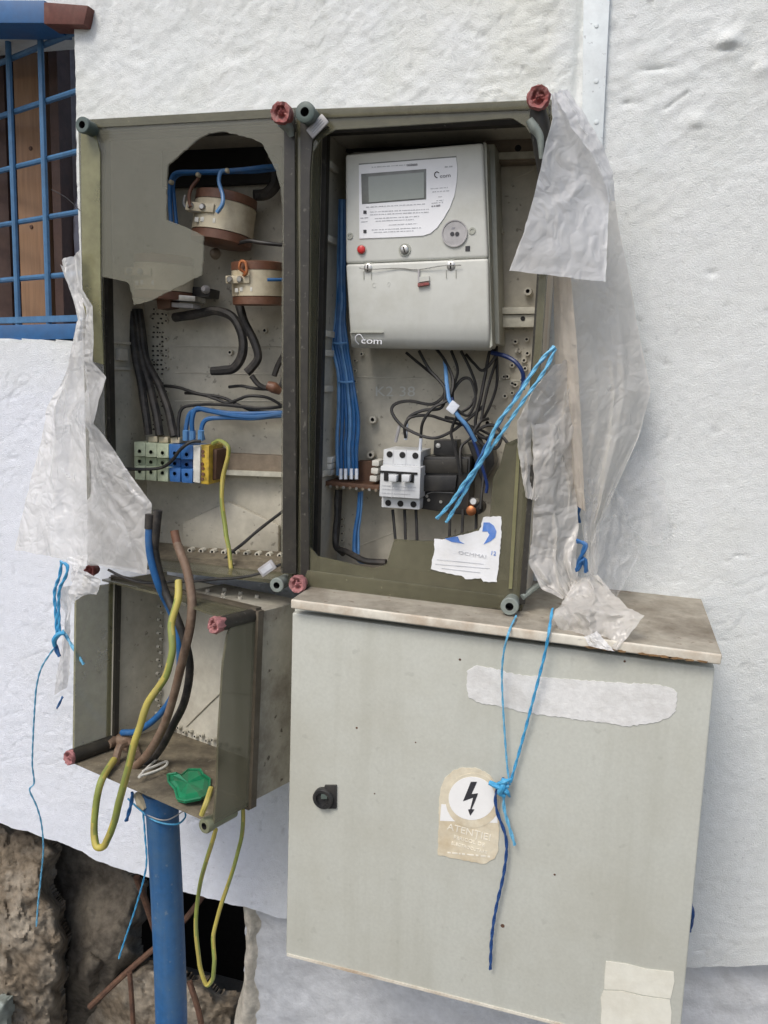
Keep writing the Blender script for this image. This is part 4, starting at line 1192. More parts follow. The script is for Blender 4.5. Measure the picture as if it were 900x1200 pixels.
cable(C3, [(443, 372, .072), (445, 320, .07), (460, 270, .068), (500, 255, .065), (600, 270, .06), (720, 272, .055), (830, 270, .045)], .0034, 'blue_wire', 'left blue wire entering the blue terminals', GBL, 'wire', 'wire')
cable(C3, [(470, 368, .076), (466, 300, .078), (482, 255, .075), (530, 262, .07), (640, 282, .065), (760, 280, .055), (830, 268, .045)], .0034, 'blue_wire', 'middle blue wire bending over the terminals', GBL, 'wire', 'wire')
cable(C3, [(508, 372, .072), (502, 330, .072), (520, 295, .07), (580, 288, .066), (700, 290, .06), (830, 278, .045)], .0034, 'blue_wire', 'right blue wire entering the blue terminals', GBL, 'wire', 'wire')
for x in (443, 468, 500):
    MB().tube(pts(C3, [(x, 372, .075), (x, 336, .077)]), .0046, 8, smooth=False).build('wire_sleeve', 'light_blue_wire', smooth=True, label={443: 'left', 468: 'middle', 500: 'right'}[x] + ' pale sleeve where a blue wire meets its terminal', cat='sleeve', group='sleeves over the blue terminals')
GC = 'blue wires around the upper transformer'
cable(C2, [(388, 455, .10), (383, 380, .10), (388, 290, .10), (410, 265, .10), (480, 262, .10), (590, 258, .10), (700, 248, .095), (790, 240, .08)], .0030, 'blue_wire', 'long blue wire framing the upper transformer', GC, 'wire', 'wire')
cable(C2, [(408, 460, .095), (400, 380, .095), (396, 300, .096), (420, 272, .096), (520, 266, .096), (620, 262, .096), (790, 250, .075)], .0026, 'blue_wire', 'second blue wire just inside the long one', GC, 'wire', 'wire')
cable(C2, [(600, 256, .102), (575, 262, .106), (568, 300, .11), (582, 350, .115), (580, 385, .118), (560, 415, .118)], .0026, 'light_blue_wire', 'light blue wire looping down to a transformer screw', GC, 'wire', 'wire')
cable(C2, [(490, 270, .098), (488, 290, .1), (465, 320, .105), (455, 355, .11), (460, 395, .115)], .0024, 'ct_brown', 'short brown wire bending to the transformer screw', None, 'wire', 'wire')
cable(C2, [(750, 668, .118), (790, 668, .11), (820, 668, .1)], .0022, 'blue_wire', 'tiny blue wire on the lower transformer', None, 'wire', 'wire')
cable(C2, [(640, 530, .085), (680, 522, .09), (760, 532, .09), (840, 540, .08)], .0026, 'black_wire', 'black wire running right between the two transformers', None, 'wire', 'wire')
cable(C2, [(665, 640, .114), (645, 625, .118), (650, 600, .118), (668, 605, .118), (672, 640, .118), (660, 652, .116)], .0020, 'copper', 'copper coloured wire coil on the lower transformer', None, 'wire', 'wire')
for x, y in ((385, 300), (487, 272), (597, 256)):
    MB().lathe(U(*C2(x, y), .104), (0, -1, 0), [(-.004, .0032), (0, .0032), (.002, .002)], 10).build('wire_clip', 'ct_cream', smooth=True, label={385: 'pale clip on the bend of the blue wire', 487: 'pale clip in the middle of the blue wire', 597: 'pale clip where light blue wire branches off'}[x], cat='clip', group='pale clips on the blue wire')

# yellow green earth wire in the left box
cable(C3, [(545, 385, .078), (570, 375, .085), (600, 395, .09), (602, 430, .09), (585, 500, .09), (578, 590, .095), (590, 690, .10), (605, 780, .11), (614, 862, .12)], .0031, 'yellow_wire', 'yellow and green wire curving down from the yellow terminal', None, 'wire', 'wire', stripe='green_stripe')

# heavy feeder cables into the small box
def multi(name, label, cat, C, l, r, m, bare):
    root = thing(name, U(*C(*l[-1][:2]), l[-1][2]), label, cat)
    b = MB(); b.tube(pts(C, l), r, 12, 6); b.build('sheath', m, root, smooth=True)
    q = pts(C, bare[0]); MB().tube(q, bare[1], 10, 3).build('bare_end', bare[2], root, smooth=True)
    return root
multi('cable', 'thick brown cable with a cut upper end, hanging into the small box', 'cable', E1,
      [(442, -10, .19), (458, 30, .195), (478, 90, .21), (492, 180, .22), (485, 270, .22), (462, 370, .22), (430, 500, .21), (400, 590, .20), (350, 680, .19), (285, 745, .18)], [.0057, .0058, .0056, .0057, .0059, .0057, .0056, .0058, .0056, .0056], 'brown_cable', ([(434, -52, .188), (438, -30, .189), (444, -6, .19)], .0056, 'ct_brown'))
multi('cable', 'thick dark brown cable running beside the brown one', 'cable', E1,
      [(368, 5, .20), (378, 60, .198), (400, 140, .195), (435, 220, .20), (468, 310, .20), (485, 400, .195), (468, 510, .19), (430, 590, .18), (380, 680, .17), (310, 750, .165)], [.0054] * 10, 'black_cable', ([(380, -118, .203), (374, -60, .203), (368, 8, .20)], .0058, 'black_cable'))
multi('cable', 'thick blue cable with a cut end, the leftmost of the feeders', 'cable', E1,
      [(350, -60, .207), (350, -5, .207), (358, 50, .205), (382, 130, .20), (415, 200, .185), (445, 270, .18), (452, 350, .178), (448, 440, .17), (420, 510, .16), (370, 570, .15), (310, 610, .14), (262, 615, .135)], [.0047] * 12, 'blue_wire', ([(352, -105, .207), (351, -80, .207), (350, -58, .207)], .0056, 'black_cable'))
cable(E1, [(448, 115, .215), (446, 175, .23), (425, 250, .24), (428, 340, .25), (405, 430, .255), (350, 510, .26), (322, 590, .265), (285, 720, .27), (250, 850, .265), (225, 940, .26), (200, 990, .255), (178, 990, .255), (170, 950, .25), (175, 860, .245), (195, 770, .235), (235, 705, .19)], .0048, 'yellow_wire', 'thick yellow and green earth cable hanging in a loop out of the small box', stripe='green_stripe', seg=10)
cable(E1, [(240, 760, .19), (243, 700, .18), (255, 660, .17), (275, 650, .16)], .0055, 'brown_cable', 'short brown cable stub on the small box floor')
cable(E3, [(618, 60, .26), (605, 100, .285), (590, 138, .288)], .0034, 'yellow_wire', 'short yellow wire over the lower rim of the small box', None, 'wire', 'wire')
cable(E3, [(632, 180, .24), (605, 270, .22), (580, 380, .185), (575, 490, .185), (588, 590, .185), (605, 635, .185), (622, 620, .185), (628, 560, .185), (625, 490, .18), (648, 400, .175), (685, 290, .17), (708, 200, .165), (712, 120, .16)], .0030, 'yellow_wire', 'yellow and green wire hanging in a long loop under the small box', None, 'wire', 'wire', stripe='green_stripe')

# blue bundle in the meter box
GX = 'blue wires bundled along the left of the meter'
lab_b = ['outermost left', 'second from left', 'third from left', 'fourth from left', 'fifth from left', 'rightmost']
for i in range(6):
    dx = i * 5.2
    l = [(153 + i * 3, -440, .05 + .004 * (i % 2)), (150 + i * 3.5, -200, .052), (140 + i * 5.5, -60, .055), (130 + i * 9, 0, .06), (150 + i * 8, 100, .062), (150 + i * 12, 230, .062), (146 + i * 12, 330, .062), (148 + i * 12, 415, .060)]
    cable(C5, l, .0026, 'blue_wire' if i % 3 else 'light_blue_wire', lab_b[i] + ' blue wire of the bundle left of the meter', GX, 'wire', 'wire')
for y, x in ((5, 155), (125, 172)):
    MB().tube(pts(C5, [(x - 22, y, .068), (x, y + 2, .071), (x + 22, y, .068)]), .0015, 6).build('cable_tie', 'light_blue_wire', smooth=True, label='pale cable tie round the blue bundle, the ' + ('upper' if y == 5 else 'lower') + ' one', cat='cable tie', group='cable ties on the blue bundle')
for k_, x in enumerate((157, 172, 190, 206)):
    MB().tube(pts(C5, [(x, 395, .072), (x, 428, .074)]), .0024, 8, smooth=False).build('ferrule', 'ferrule', smooth=True, label=['first', 'second', 'third', 'fourth'][k_] + ' white ferrule from the left on the brown strip', cat='ferrule', group='white ferrules under the blue wires')
cable(C5, [(216, 468, .06), (212, 530, .065), (202, 590, .07), (200, 650, .075), (215, 680, .08), (245, 686, .085)], .003, 'blue_wire', 'blue wire hanging below the brown terminal strip', None, 'wire', 'wire')
cable(C5, [(222, 465, .058), (218, 520, .062), (210, 590, .066), (210, 660, .07)], .0026, 'light_blue_wire', 'paler blue wire hanging below the brown terminal strip', None, 'wire', 'wire')
cable(C5, [(148, 460, .05), (145, 540, .055), (140, 600, .06), (145, 640, .07), (180, 655, .08), (230, 680, .09), (298, 686, .095)], .0045, 'black_cable', 'thick black cable turning along the meter box bottom', None)
cable(C5, [(155, 460, .045), (150, 560, .05), (146, 640, .06), (165, 660, .07)], .0035, 'black_cable', 'black cable down the left inside the meter box', None)

# black wires below the meter
GM = 'black wires tangled below the meter'
tangle = [
 ('black wire making the widest loop left of the tangle', [(360, 35, .05), (420, 85, .055), (470, 130, .06), (478, 165, .065), (440, 195, .07), (370, 185, .075), (325, 195, .078), (316, 220, .08), (345, 260, .082), (400, 290, .082), (450, 300, .08), (500, 280, .07), (560, 235, .06), (600, 200, .05)]),
 ('black wire from the breaker top arching to the right', [(358, 300, .08), (355, 265, .082), (375, 235, .08), (430, 230, .075), (500, 250, .07), (580, 270, .06), (640, 300, .055)]),
 ('black wire from the breaker right pole up to the meter', [(405, 300, .08), (412, 250, .085), (445, 205, .085), (490, 180, .08), (505, 120, .07), (480, 60, .06), (455, 25, .05)]),
 ('black wire curving from breaker middle pole to the meter', [(360, 295, .078), (365, 240, .08), (410, 215, .08), (470, 205, .078), (480, 150, .075), (430, 85, .065), (400, 30, .055)]),
 ('black wire looping through the middle of the tangle', [(500, 30, .05), (520, 90, .06), (505, 150, .07), (510, 200, .075), (550, 230, .075), (575, 180, .07), (560, 120, .06), (530, 120, .06), (500, 170, .065), (530, 250, .07), (590, 290, .065), (620, 310, .06)]),
 ('black wire dropping straight to the black device', [(530, 30, .05), (560, 90, .055), (578, 150, .06), (560, 200, .065), (520, 230, .07), (500, 280, .072), (515, 350, .078), (530, 420, .082)]),
 ('black wire curling over the right of the tangle', [(640, 60, .045), (620, 120, .05), (600, 200, .055), (590, 250, .06), (560, 300, .065), (530, 330, .07), (528, 400, .08)]),
 ('black wire running down to the bolt', [(545, 40, .045), (600, 90, .05), (640, 40, .05), (620, 30, .045), (590, 180, .055), (575, 260, .06), (600, 330, .07), (600, 420, .08), (590, 520, .088)]),
 ('black wire sweeping flat towards the cover edge', [(480, 235, .07), (540, 250, .07), (600, 300, .075), (650, 290, .08), (680, 320, .09), (705, 310, .1)]),
 ('black wire circling just above the black device', [(560, 300, .07), (590, 270, .075), (630, 260, .078), (655, 290, .08), (640, 330, .08), (600, 320, .078), (570, 290, .075), (590, 250, .07), (615, 240, .06)]),
]
for lb, l in tangle:
    cable(C5, l, .0021, 'black_wire', lb, GM, 'wire', 'wire', seg=6)
cable(C4, [(640, 690, .03), (636, 600, .03), (648, 500, .032), (655, 486, .03)], .0016, 'black_wire', 'thin black wire down the plate right of the meter', None, 'wire', 'wire')
cable(C4, [(640, 690, .032), (648, 760, .034), (640, 850, .04), (640, 960, .045), (600, 1060, .05)], .002, 'black_wire', 'thin black wire passing over the middle rail', None, 'wire', 'wire')
cable(C5, [(625, 35, .05), (665, 45, .055), (700, 65, .06), (722, 100, .06), (722, 150, .055)], .0028, 'navy_wire', 'dark blue wire arching right of the tangle', None, 'wire', 'wire')
cable(C5, [(500, 175, .08), (525, 235, .085), (560, 290, .085), (590, 370, .085), (610, 440, .085), (608, 470, .085)], .0022, 'navy_wire', 'dark blue wire over the black device', None, 'wire', 'wire')
cable(C5, [(480, 60, .055), (485, 120, .075), (495, 185, .088), (520, 230, .09), (548, 262, .09), (575, 310, .085)], .0026, 'light_blue_wire', 'washed out blue wire through the tangle', None, 'wire', 'wire')
MB().box(U(*C5(505, 205), .092), (.012, .004, .014), rot=Matrix.Rotation(R(35), 3, 'Y')).build('tape_wrap', 'ferrule', bevel=.001, label='pale tape wrapped round wires in the tangle', cat='tape')
for k_, (x, y) in enumerate(((335, 262), (358, 255), (402, 300))):
    MB().tube(pts(C5, [(x - 8 if k_ == 0 else x, y + 50, .078), (x + 4, y, .08)]), .0022, 8, smooth=False).build('ferrule', 'ferrule' if k_ != 0 else 'port_grey', smooth=True,
        label=['grey ferrule at the left pole of the breaker', 'white ferrule at the middle pole of the breaker', 'white ferrule at the right pole of the breaker'][k_], cat='ferrule', group='ferrules on top of the breaker')
GD = 'black leads coming out below the breaker and device'
for k_, (x0, x1, yb_) in enumerate(((318, 327, 622), (355, 358, 622), (390, 394, 625), (496, 494, 605), (536, 533, 600), (578, 576, 590))):
    cable(C5, [(x0, 522, .07), ((x0 + x1) / 2, 570, .075), (x1, yb_, .08)], .0021, 'black_wire',
          ['left lead below the white breaker', 'middle lead below the white breaker', 'right lead below the white breaker', 'left lead below the black device', 'middle lead below the black device', 'right lead below the black device'][k_], GD, 'wire', 'wire')

# ================================================================== SMALL BOX
SA, SP, SR = R(17.6), R(-3.1), R(.8)      # turned, nodding and rolled where it hangs
sw, sh = .273, .2484
bw0, bd0, up0 = Vector((math.cos(SA), -math.sin(SA), 0)), Vector((math.sin(SA), math.cos(SA), 0)), Vector((0, 0, 1))
bd_ = bd0 * math.cos(SP) + up0 * math.sin(SP)
up1 = up0 * math.cos(SP) - bd0 * math.sin(SP)
bw = bw0 * math.cos(SR) + up1 * math.sin(SR)
upv = up1 * math.cos(SR) - bw0 * math.sin(SR)
BR = U(249, 963.5, .279)
SO = BR - bw * sw
def SB(x, d, z):   # local point of the small box: x right, d back from the front, z up
    return SO + bw * x + bd_ * d + upv * z
sbx = thing('junction_box', SB(sw / 2, .09, 0), 'small open junction box hanging askew above the blue pipe', 'junction box')
def sslab(x0, x1, d0, d1, z0, z1, name, m, **kw):
    b = MB(); b.hexa([SB(x0, d0, z1), SB(x1, d0, z1), SB(x1, d0, z0), SB(x0, d0, z0), SB(x0, d1, z1), SB(x1, d1, z1), SB(x1, d1, z0), SB(x0, d1, z0)])
    return b.build(name, m, sbx, **kw)
SJ, SD = .0635, .160
sslab(.004, sw - .004, SD - .004, SD, .004, sh - .004, 'back_plate', 'box_grey_light')
sslab(0, .004, SJ, SD, 0, sh, 'side_wall', 'box_grey')
sslab(sw - .004, sw, SJ, SD, 0, sh, 'side_wall', 'box_side', label='stained outer right side')
sslab(.004, sw - .004, SJ, SD, 0, .004, 'bottom_wall', 'dirty_floor')
sslab(sw * .45, sw - .004, SJ, SD, sh - .004, sh, 'top_wall', 'box_side')
sslab(-.002, .002, .002, SJ - .001, 0, sh - .005, 'cover_side', 'cover_olive')
b = MB()
prof = [(SJ - .001, -.001), (SJ - .001, sh), (.02, sh), (.012, sh * .93), (.006, sh * .8), (.004, sh * .6), (.002, sh * .4), (.003, sh * .2), (.0, sh * .04), (.0, -.001)]
b.loops([[SB(sw + .0005, d, z) for d, z in prof]], bw * .003); b.build('cover_side', 'cover_rim', sbx, label='jagged right side of the smoky cover')
sslab(0, sw, .0, SJ - .001, -.003, .0005, 'cover_bottom', 'dirty_floor')
b = MB(); b.loops([[SB(sw * .98, .012, sh + .0005), SB(sw * .98, SJ, sh + .0005), SB(.0, SJ, sh + .0005), SB(0, .045, sh + .0005), SB(sw * .5, .042, sh + .0005), SB(sw * .75, .022, sh + .0005)]], upv * .003)
b.build('cover_top', 'cover_rim', sbx)
# flange at the joint
b = MB()
for (x0, x1, z0, z1) in ((-.004, 0, -.004, sh + .004), (sw + .0036, sw + .008, -.004, sh + .004)):
    b.hexa([SB(x0, SJ - .004, z1), SB(x1, SJ - .004, z1), SB(x1, SJ - .004, z0), SB(x0, SJ - .004, z0), SB(x0, SJ + .006, z1), SB(x1, SJ + .006, z1), SB(x1, SJ + .006, z0), SB(x0, SJ + .006, z0)])
b.hexa([SB(0, SJ - .004, sh + .0075), SB(sw + .0036, SJ - .004, sh + .0075), SB(sw + .0036, SJ - .004, sh + .0038), SB(0, SJ - .004, sh + .0038), SB(0, SJ + .006, sh + .0075), SB(sw + .0036, SJ + .006, sh + .0075), SB(sw + .0036, SJ + .006, sh + .0038), SB(0, SJ + .006, sh + .0038)])
b.hexa([SB(0, SJ - .004, -.0035), SB(sw + .0036, SJ - .004, -.0035), SB(sw + .0036, SJ - .004, -.007), SB(0, SJ - .004, -.007), SB(0, SJ + .006, -.0035), SB(sw + .0036, SJ + .006, -.0035), SB(sw + .0036, SJ + .006, -.007), SB(0, SJ + .006, -.007)])
b.build('flange', 'flange_brown', sbx)
sslab(.004, .009, SJ, SJ + .008, .004, sh - .004, 'gasket', 'gasket')
# corner screws and caps
fax = -bd_
knob(sbx, SB(sw - .006, -.008, -.004), .0095, 'knob_olive', .05, ax=fax)
b = MB(); b.tube([SB(.004, -.004, .008), SB(.004, SJ + .006, .008)], .0105, 14, smooth=False); b.build('screw_sleeve', 'gasket', sbx, smooth=True)
wax(sbx, SB(.004, -.008, .008), .0105, 'pink_wax', ax=fax, seed_=4, label='dark pink wax cap on the lower left screw')
b = MB(); b.tube([SB(sw - .004, .0, sh - .004), SB(sw - .004, SJ + .01, sh - .004)], .009, 14, smooth=False); b.build('screw_sleeve', 'gasket', sbx, smooth=True)
wax(sbx, SB(sw - .004, -.004, sh - .004), .0105, 'pink_wax', ax=fax, seed_=5, label='pink wax cap on the upper right screw')
wax(sbx, U(105, 669, .14), .009, 'red_wax', seed_=6, label='dark red wax cap on the upper left screw')
b = MB(); b.tube([U(104, 672, .135), U(101, 684, .135), U(103, 690, .135)], [.005, .006, .004], 10); b.build('screw_sleeve', 'ct_cream', sbx, smooth=True)
b = MB()
for i in range(18):
    ring_boss(b, SB(.0045, SD - .016 + (i % 2) * .005, .03 + i * .0105), .0026, .005, ax=bw)
for i in range(14):
    ring_boss(b, SB(.012 + i * .012, SD - .005, .012 + (i % 2) * .004), .0032, .006, ax=fax)
for i in range(9):
    ring_boss(b, SB(sw * .5 + i * .010, SJ + .02 + (i % 3) * .022, sh), .003, .004, ax=(0, 0, 1))
b.build('small_boss', ['box_grey_light', 'hole_black'], sbx, kind='stuff')
b = MB()
b.tube([SB(.06, SD - .005, .02), SB(.13, SD - .005, .09), SB(.19, SD - .005, .10)], .0012, 6, smooth=False)
b.build('rib', 'box_side', sbx)
# debris and green tag
b = MB()
gp = [E1(412, 755), E1(440, 750), E1(455, 758), E1(480, 738), E1(520, 738), E1(530, 755), E1(552, 770), E1(548, 820), E1(520, 832), E1(470, 842), E1(445, 836), E1(435, 800), E1(415, 778)]
P3 = []
zf = SB(0, 0, .004).z
def onfloor(px, py, lift):
    d = fw * F + rt * (px - 450) - up * (py - 600)
    q0 = SB(0, 0, .004 + lift)
    t = (q0 - CAMLOC).dot(upv) / d.dot(upv)
    return CAMLOC + d * t
lo = [onfloor(x, y, .004 + .004 * math.sin(k_ * 1.7)) for k_, (x, y) in enumerate(gp)]
cen = sum((Vector(p) for p in lo), Vector()) / len(lo)
lo2 = [cen + (p - cen) * .72 + Vector((0, 0, .003)) for p in lo]
b = MB(); n_ = len(lo)
b.add(lo + lo2 + [cen + Vector((0, 0, .001))] + [p - Vector((0, 0, .0025)) for p in lo], [(i, (i + 1) % n_, n_ + (i + 1) % n_, n_ + i) for i in range(n_)] + [(n_ + i, n_ + (i + 1) % n_, 2 * n_) for i in range(n_)] + [(i, 2 * n_ + 1 + i, 2 * n_ + 1 + (i + 1) % n_, (i + 1) % n_) for i in range(n_)] + [tuple(2 * n_ + 1 + i for i in range(n_))])
gt = thing('plastic_tag', cen, 'crumpled bright green plastic piece on the small box floor', 'plastic piece')
b.build('sheet', 'green_plastic', gt)
b = MB(); b.tube([p + Vector((0, 0, .001)) for p in lo] + [lo[0] + Vector((0, 0, .001))], .0016, 6, smooth=False); b.build('rim', 'green_plastic', gt, smooth=True)
MB().tube([onfloor(*E1(x, y), .006) for x, y in ((330, 742), (370, 725), (408, 710), (405, 725), (370, 742), (330, 755), (318, 760), (345, 730), (380, 700))], .0018, 6).build('string', 'term_white', smooth=True, label='scrap of white string on the small box floor', cat='string')
MB().tube([onfloor(*E1(x, y), .006) for x, y in ((215, 655), (245, 640), (285, 655), (310, 690))], [.006, .010, .011, .006], 12).build('cable_wrapping', 'brown_cable', smooth=True, label='brown lump of cable wrapping on the small box floor', cat='wrapping')

# ================================================================== PIPE
pp = thing('pipe', U(200, 1330, .16), 'blue plastic pipe rising from below into the small box', 'pipe')
MB().tube([U(189, 930, .165), U(196, 1060, .165), U(201, 1200, .165), Vector((U(207, 1500, .165).x, -.165, 0.0))], [.0225, .0225, .0228, .0228], 32, 8).build('tube', 'pipe_blue', pp, smooth=True)
MB().tube([U(150, 936, .17), U(163, 948, .182), U(182, 962, .191), U(206, 966, .191), U(217, 958, .17), U(216, 948, .16)], .0013, 6).build('wire_tie', 'twine', pp, smooth=True)
MB().tube([U(163, 944, .175), U(175, 956, .190), U(195, 961, .191), U(216, 950, .17)], .001, 6).build('wire_tie', 'port_grey', pp, smooth=True)
MB().lathe(U(189, 950, .165), (0, 0, -1), [(-.03, .0255), (-.002, .0255), (0, .0226)], 32).build('collar', 'pipe_blue', pp, smooth=True)
MB().tube([U(160, 930, .18), U(166, 940, .185), U(170, 948, .188)], [.005, .008, .004], 8).build('sealant', 'ct_cream', pp, smooth=True)

# ================================================================== CABINET
cb = thing('electrical_cabinet', U(570, 1160, .12), 'large grey steel cabinet with dirty top and warning sticker', 'cabinet')
CD = .215
dq = [(342.5, 718), (838, 783), (795, 1236), (335, 1118)]
b = MB(); b.quadpx([(345, 712), (836, 776), (794, 1239), (337, 1121)], CD - .016, .0); b.build('body', 'cabinet_paint', cb, bevel=.002)
b = MB(); b.quadpx(dq, CD, CD - .014); b.build('door', 'cabinet_paint', cb, bevel=.0022, seg=3)
a0, a1 = U(341, 703, CD + .012), U(846, 768, CD + .012)
b = MB()
T = .0045
fr = [a0, a1]
bk = [Vector((a0.x, 0.0, a0.z + .002)), Vector((a1.x, 0.0, a1.z + .002))]
b.hexa([fr[0], fr[1], fr[1] - Vector((0, 0, T)), fr[0] - Vector((0, 0, T)), bk[0], bk[1], bk[1] - Vector((0, 0, T)), bk[0] - Vector((0, 0, T))])
b.build('top_plate', 'cabinet_top', cb)
b = MB(); f1 = [p + Vector((0, -.0005, .0006)) for p in fr]
e_ = Vector((0, .004, 0)); dn = Vector((0, 0, .0110))
b.hexa([f1[0], f1[1], f1[1] - dn, f1[0] - dn, f1[0] + e_, f1[1] + e_, f1[1] - dn + e_, f1[0] - dn + e_])
b.build('top_lip', 'top_edge', cb, bevel=.0018, seg=3)
b = MB(); b.quadpx([(336, 1117.5), (795, 1235), (795, 1238), (336, 1120.5)], CD + .0012, CD - .010); b.build('bottom_lip', 'top_edge', cb)
# lock
lk = MB(); lc = U(380, 934, CD)
lk.lathe(lc, (0, -1, 0), [(0, .0135), (.006, .0132), (.0075, .012), (.0075, .0085), (.004, .008), (.004, .003)], 28)
l_ = lk.build('lock', 'black_plastic', cb, smooth=True)
b = MB(); b.quadpx([E4(180, 722), E4(222, 722), E4(222, 804), E4(180, 804)], CD + .003, CD - .001); b.build('lock_plate', 'black_plastic', l_, bevel=.0008)
b = MB(); b.quadpx([E4(168, 752), E4(190, 752), E4(190, 770), E4(168, 770)], CD + .007, CD + .003); b.build('key_slot', 'knob_green', l_, bevel=.0005)
# faded strip
b = MB()
strip = [E5(160, 62), E5(185, 46), E5(240, 58), E5(290, 72), E5(400, 82), E5(520, 92), E5(600, 96), E5(680, 100), E5(735, 112), E5(743, 125), E5(738, 175), E5(725, 190), E5(690, 203), E5(600, 217), E5(540, 205), E5(480, 200), E5(400, 188), E5(330, 180), E5(250, 160), E5(200, 152), E5(165, 138), E5(157, 110)]
b.polypx(strip, CD + .0008, .0007, rag=.9); b.build('faded_label', 'paper_old', cb, label='long faded blank paper strip')
# warning sticker
def arch(cx0, yb, w_, ytop, n=14):
    return None
sg = [E5(82, 420), E5(86, 390), E5(98, 360), E5(118, 340), E5(145, 331), E5(180, 332), E5(210, 342), E5(232, 362), E5(244, 392), E5(247, 430), E5(248, 500), E5(246, 560), E5(236, 580), E5(212, 598), E5(150, 588), E5(78, 572), E5(80, 500)]
b = MB(); b.polypx(sg, CD + .0008, .0007, rag=.6)
wsn = b.build('warning_sticker', 'sign_cream', cb, label='arched cream warning sticker with a lightning bolt')
b = MB(); b.polypx([E5(88, 432), E5(243, 440), E5(244, 484), E5(84, 478)], CD + .0010, .0003); b.build('sticker_band', 'sign_white', wsn)
b = MB(); b.polypx([E5(176 + 76 * math.cos(a_ * math.pi / 16), 422 + 76 * math.sin(a_ * math.pi / 16)) for a_ in range(32)], CD + .0012, .0003); b.build('sticker_ring', 'sign_cream', wsn)
b = MB(); b.polypx([E5(173 + 65 * math.cos(a_ * math.pi / 18), 416 + 60 * math.sin(a_ * math.pi / 18)) for a_ in range(36)], CD + .0015, .0003); b.build('sticker_disc', 'sign_white', wsn)
b = MB(); b.polypx([E5(170, 370), E5(187, 370), E5(172, 404), E5(190, 402), E5(180, 428), E5(172, 446), E5(180, 447), E5(168, 464), E5(162, 447), E5(168, 446), E5(176, 414), E5(148, 424)], CD + .0019, .0003); b.build('lightning_bolt', 'print_dark', wsn)
text('ATENȚIE!', *E5(165, 510), 8.0, CD + .0009, 'print_cream', wsn, 'lettering', tilt=R(5), stretchx=1.05)
text('PERICOL DE', *E5(165, 534), 4.2, CD + .0009, 'print_cream', wsn, 'lettering', tilt=R(5), stretchx=1.1)
text('ELECTROCUTARE', *E5(165, 553), 3.6, CD + .0009, 'print_cream', wsn, 'lettering', tilt=R(5), stretchx=1.0)
printlines([(105, 566, 225, 578)], wsn, 'print_cream', E5, CD + .001, 2, 3)
# white label bottom right
b = MB(); b.polypx([E5(545, 868), E5(600, 875), E5(660, 890), E5(733, 898), E5(735, 925), E5(724, 972), E5(650, 962), E5(590, 948), E5(540, 946), E5(541, 905)], CD + .0009, .0008); b.build('blank_label', 'paper_cream', cb, label='torn cream paper label, upper piece')
b = MB(); b.polypx([E5(538, 950), E5(590, 951), E5(650, 966), E5(722, 975), E5(727, 1010), E5(722, 1090), E5(600, 1080), E5(530, 1040), E5(533, 1000), E5(530, 970)], CD + .0009, .0008); b.build('blank_label', 'paper_cream', cb, label='torn cream paper label, lower piece')
rr = random.Random(8)
for k_, (x, y, s_) in enumerate(((539, 773, .0016), (732, 775, .0014), (418, 853, .0015), (650, 1025, .0014), (589, 1085, .0026), (439, 930, .001), (487, 870, .001), (730, 1190, .002))):
    b = MB(); b.lathe(U(x, y, CD), (0, -1, 0), [(0, s_), (.0003, s_ * .8)], 7); b.build('rust_spot', 'rebar', cb)
for k_ in range(9):
    x = 700 + k_ * 16 + rr.uniform(-5, 5); y = 703 + (x - 341) * 65 / 505 + 10.5
    wd = rr.uniform(4, 13)
    b = MB(); b.polypx([(x - wd, y - wd * .12 - .8), (x, y - 1.6), (x + wd, y + wd * .12 - .6), (x + wd * .7, y + 1.4), (x - wd * .5, y + .8)], CD + .0131, .0003, rag=.4); b.build('rust_stain', 'rust_brown', cb)
# plaster crumb on the top
b = MB(); b.box(U(508, 722, .205) , (.010, .006, .003)); b.build('plaster_crumb', 'paper', bevel=.001, label='small white crumb on the cabinet top', cat='crumb')

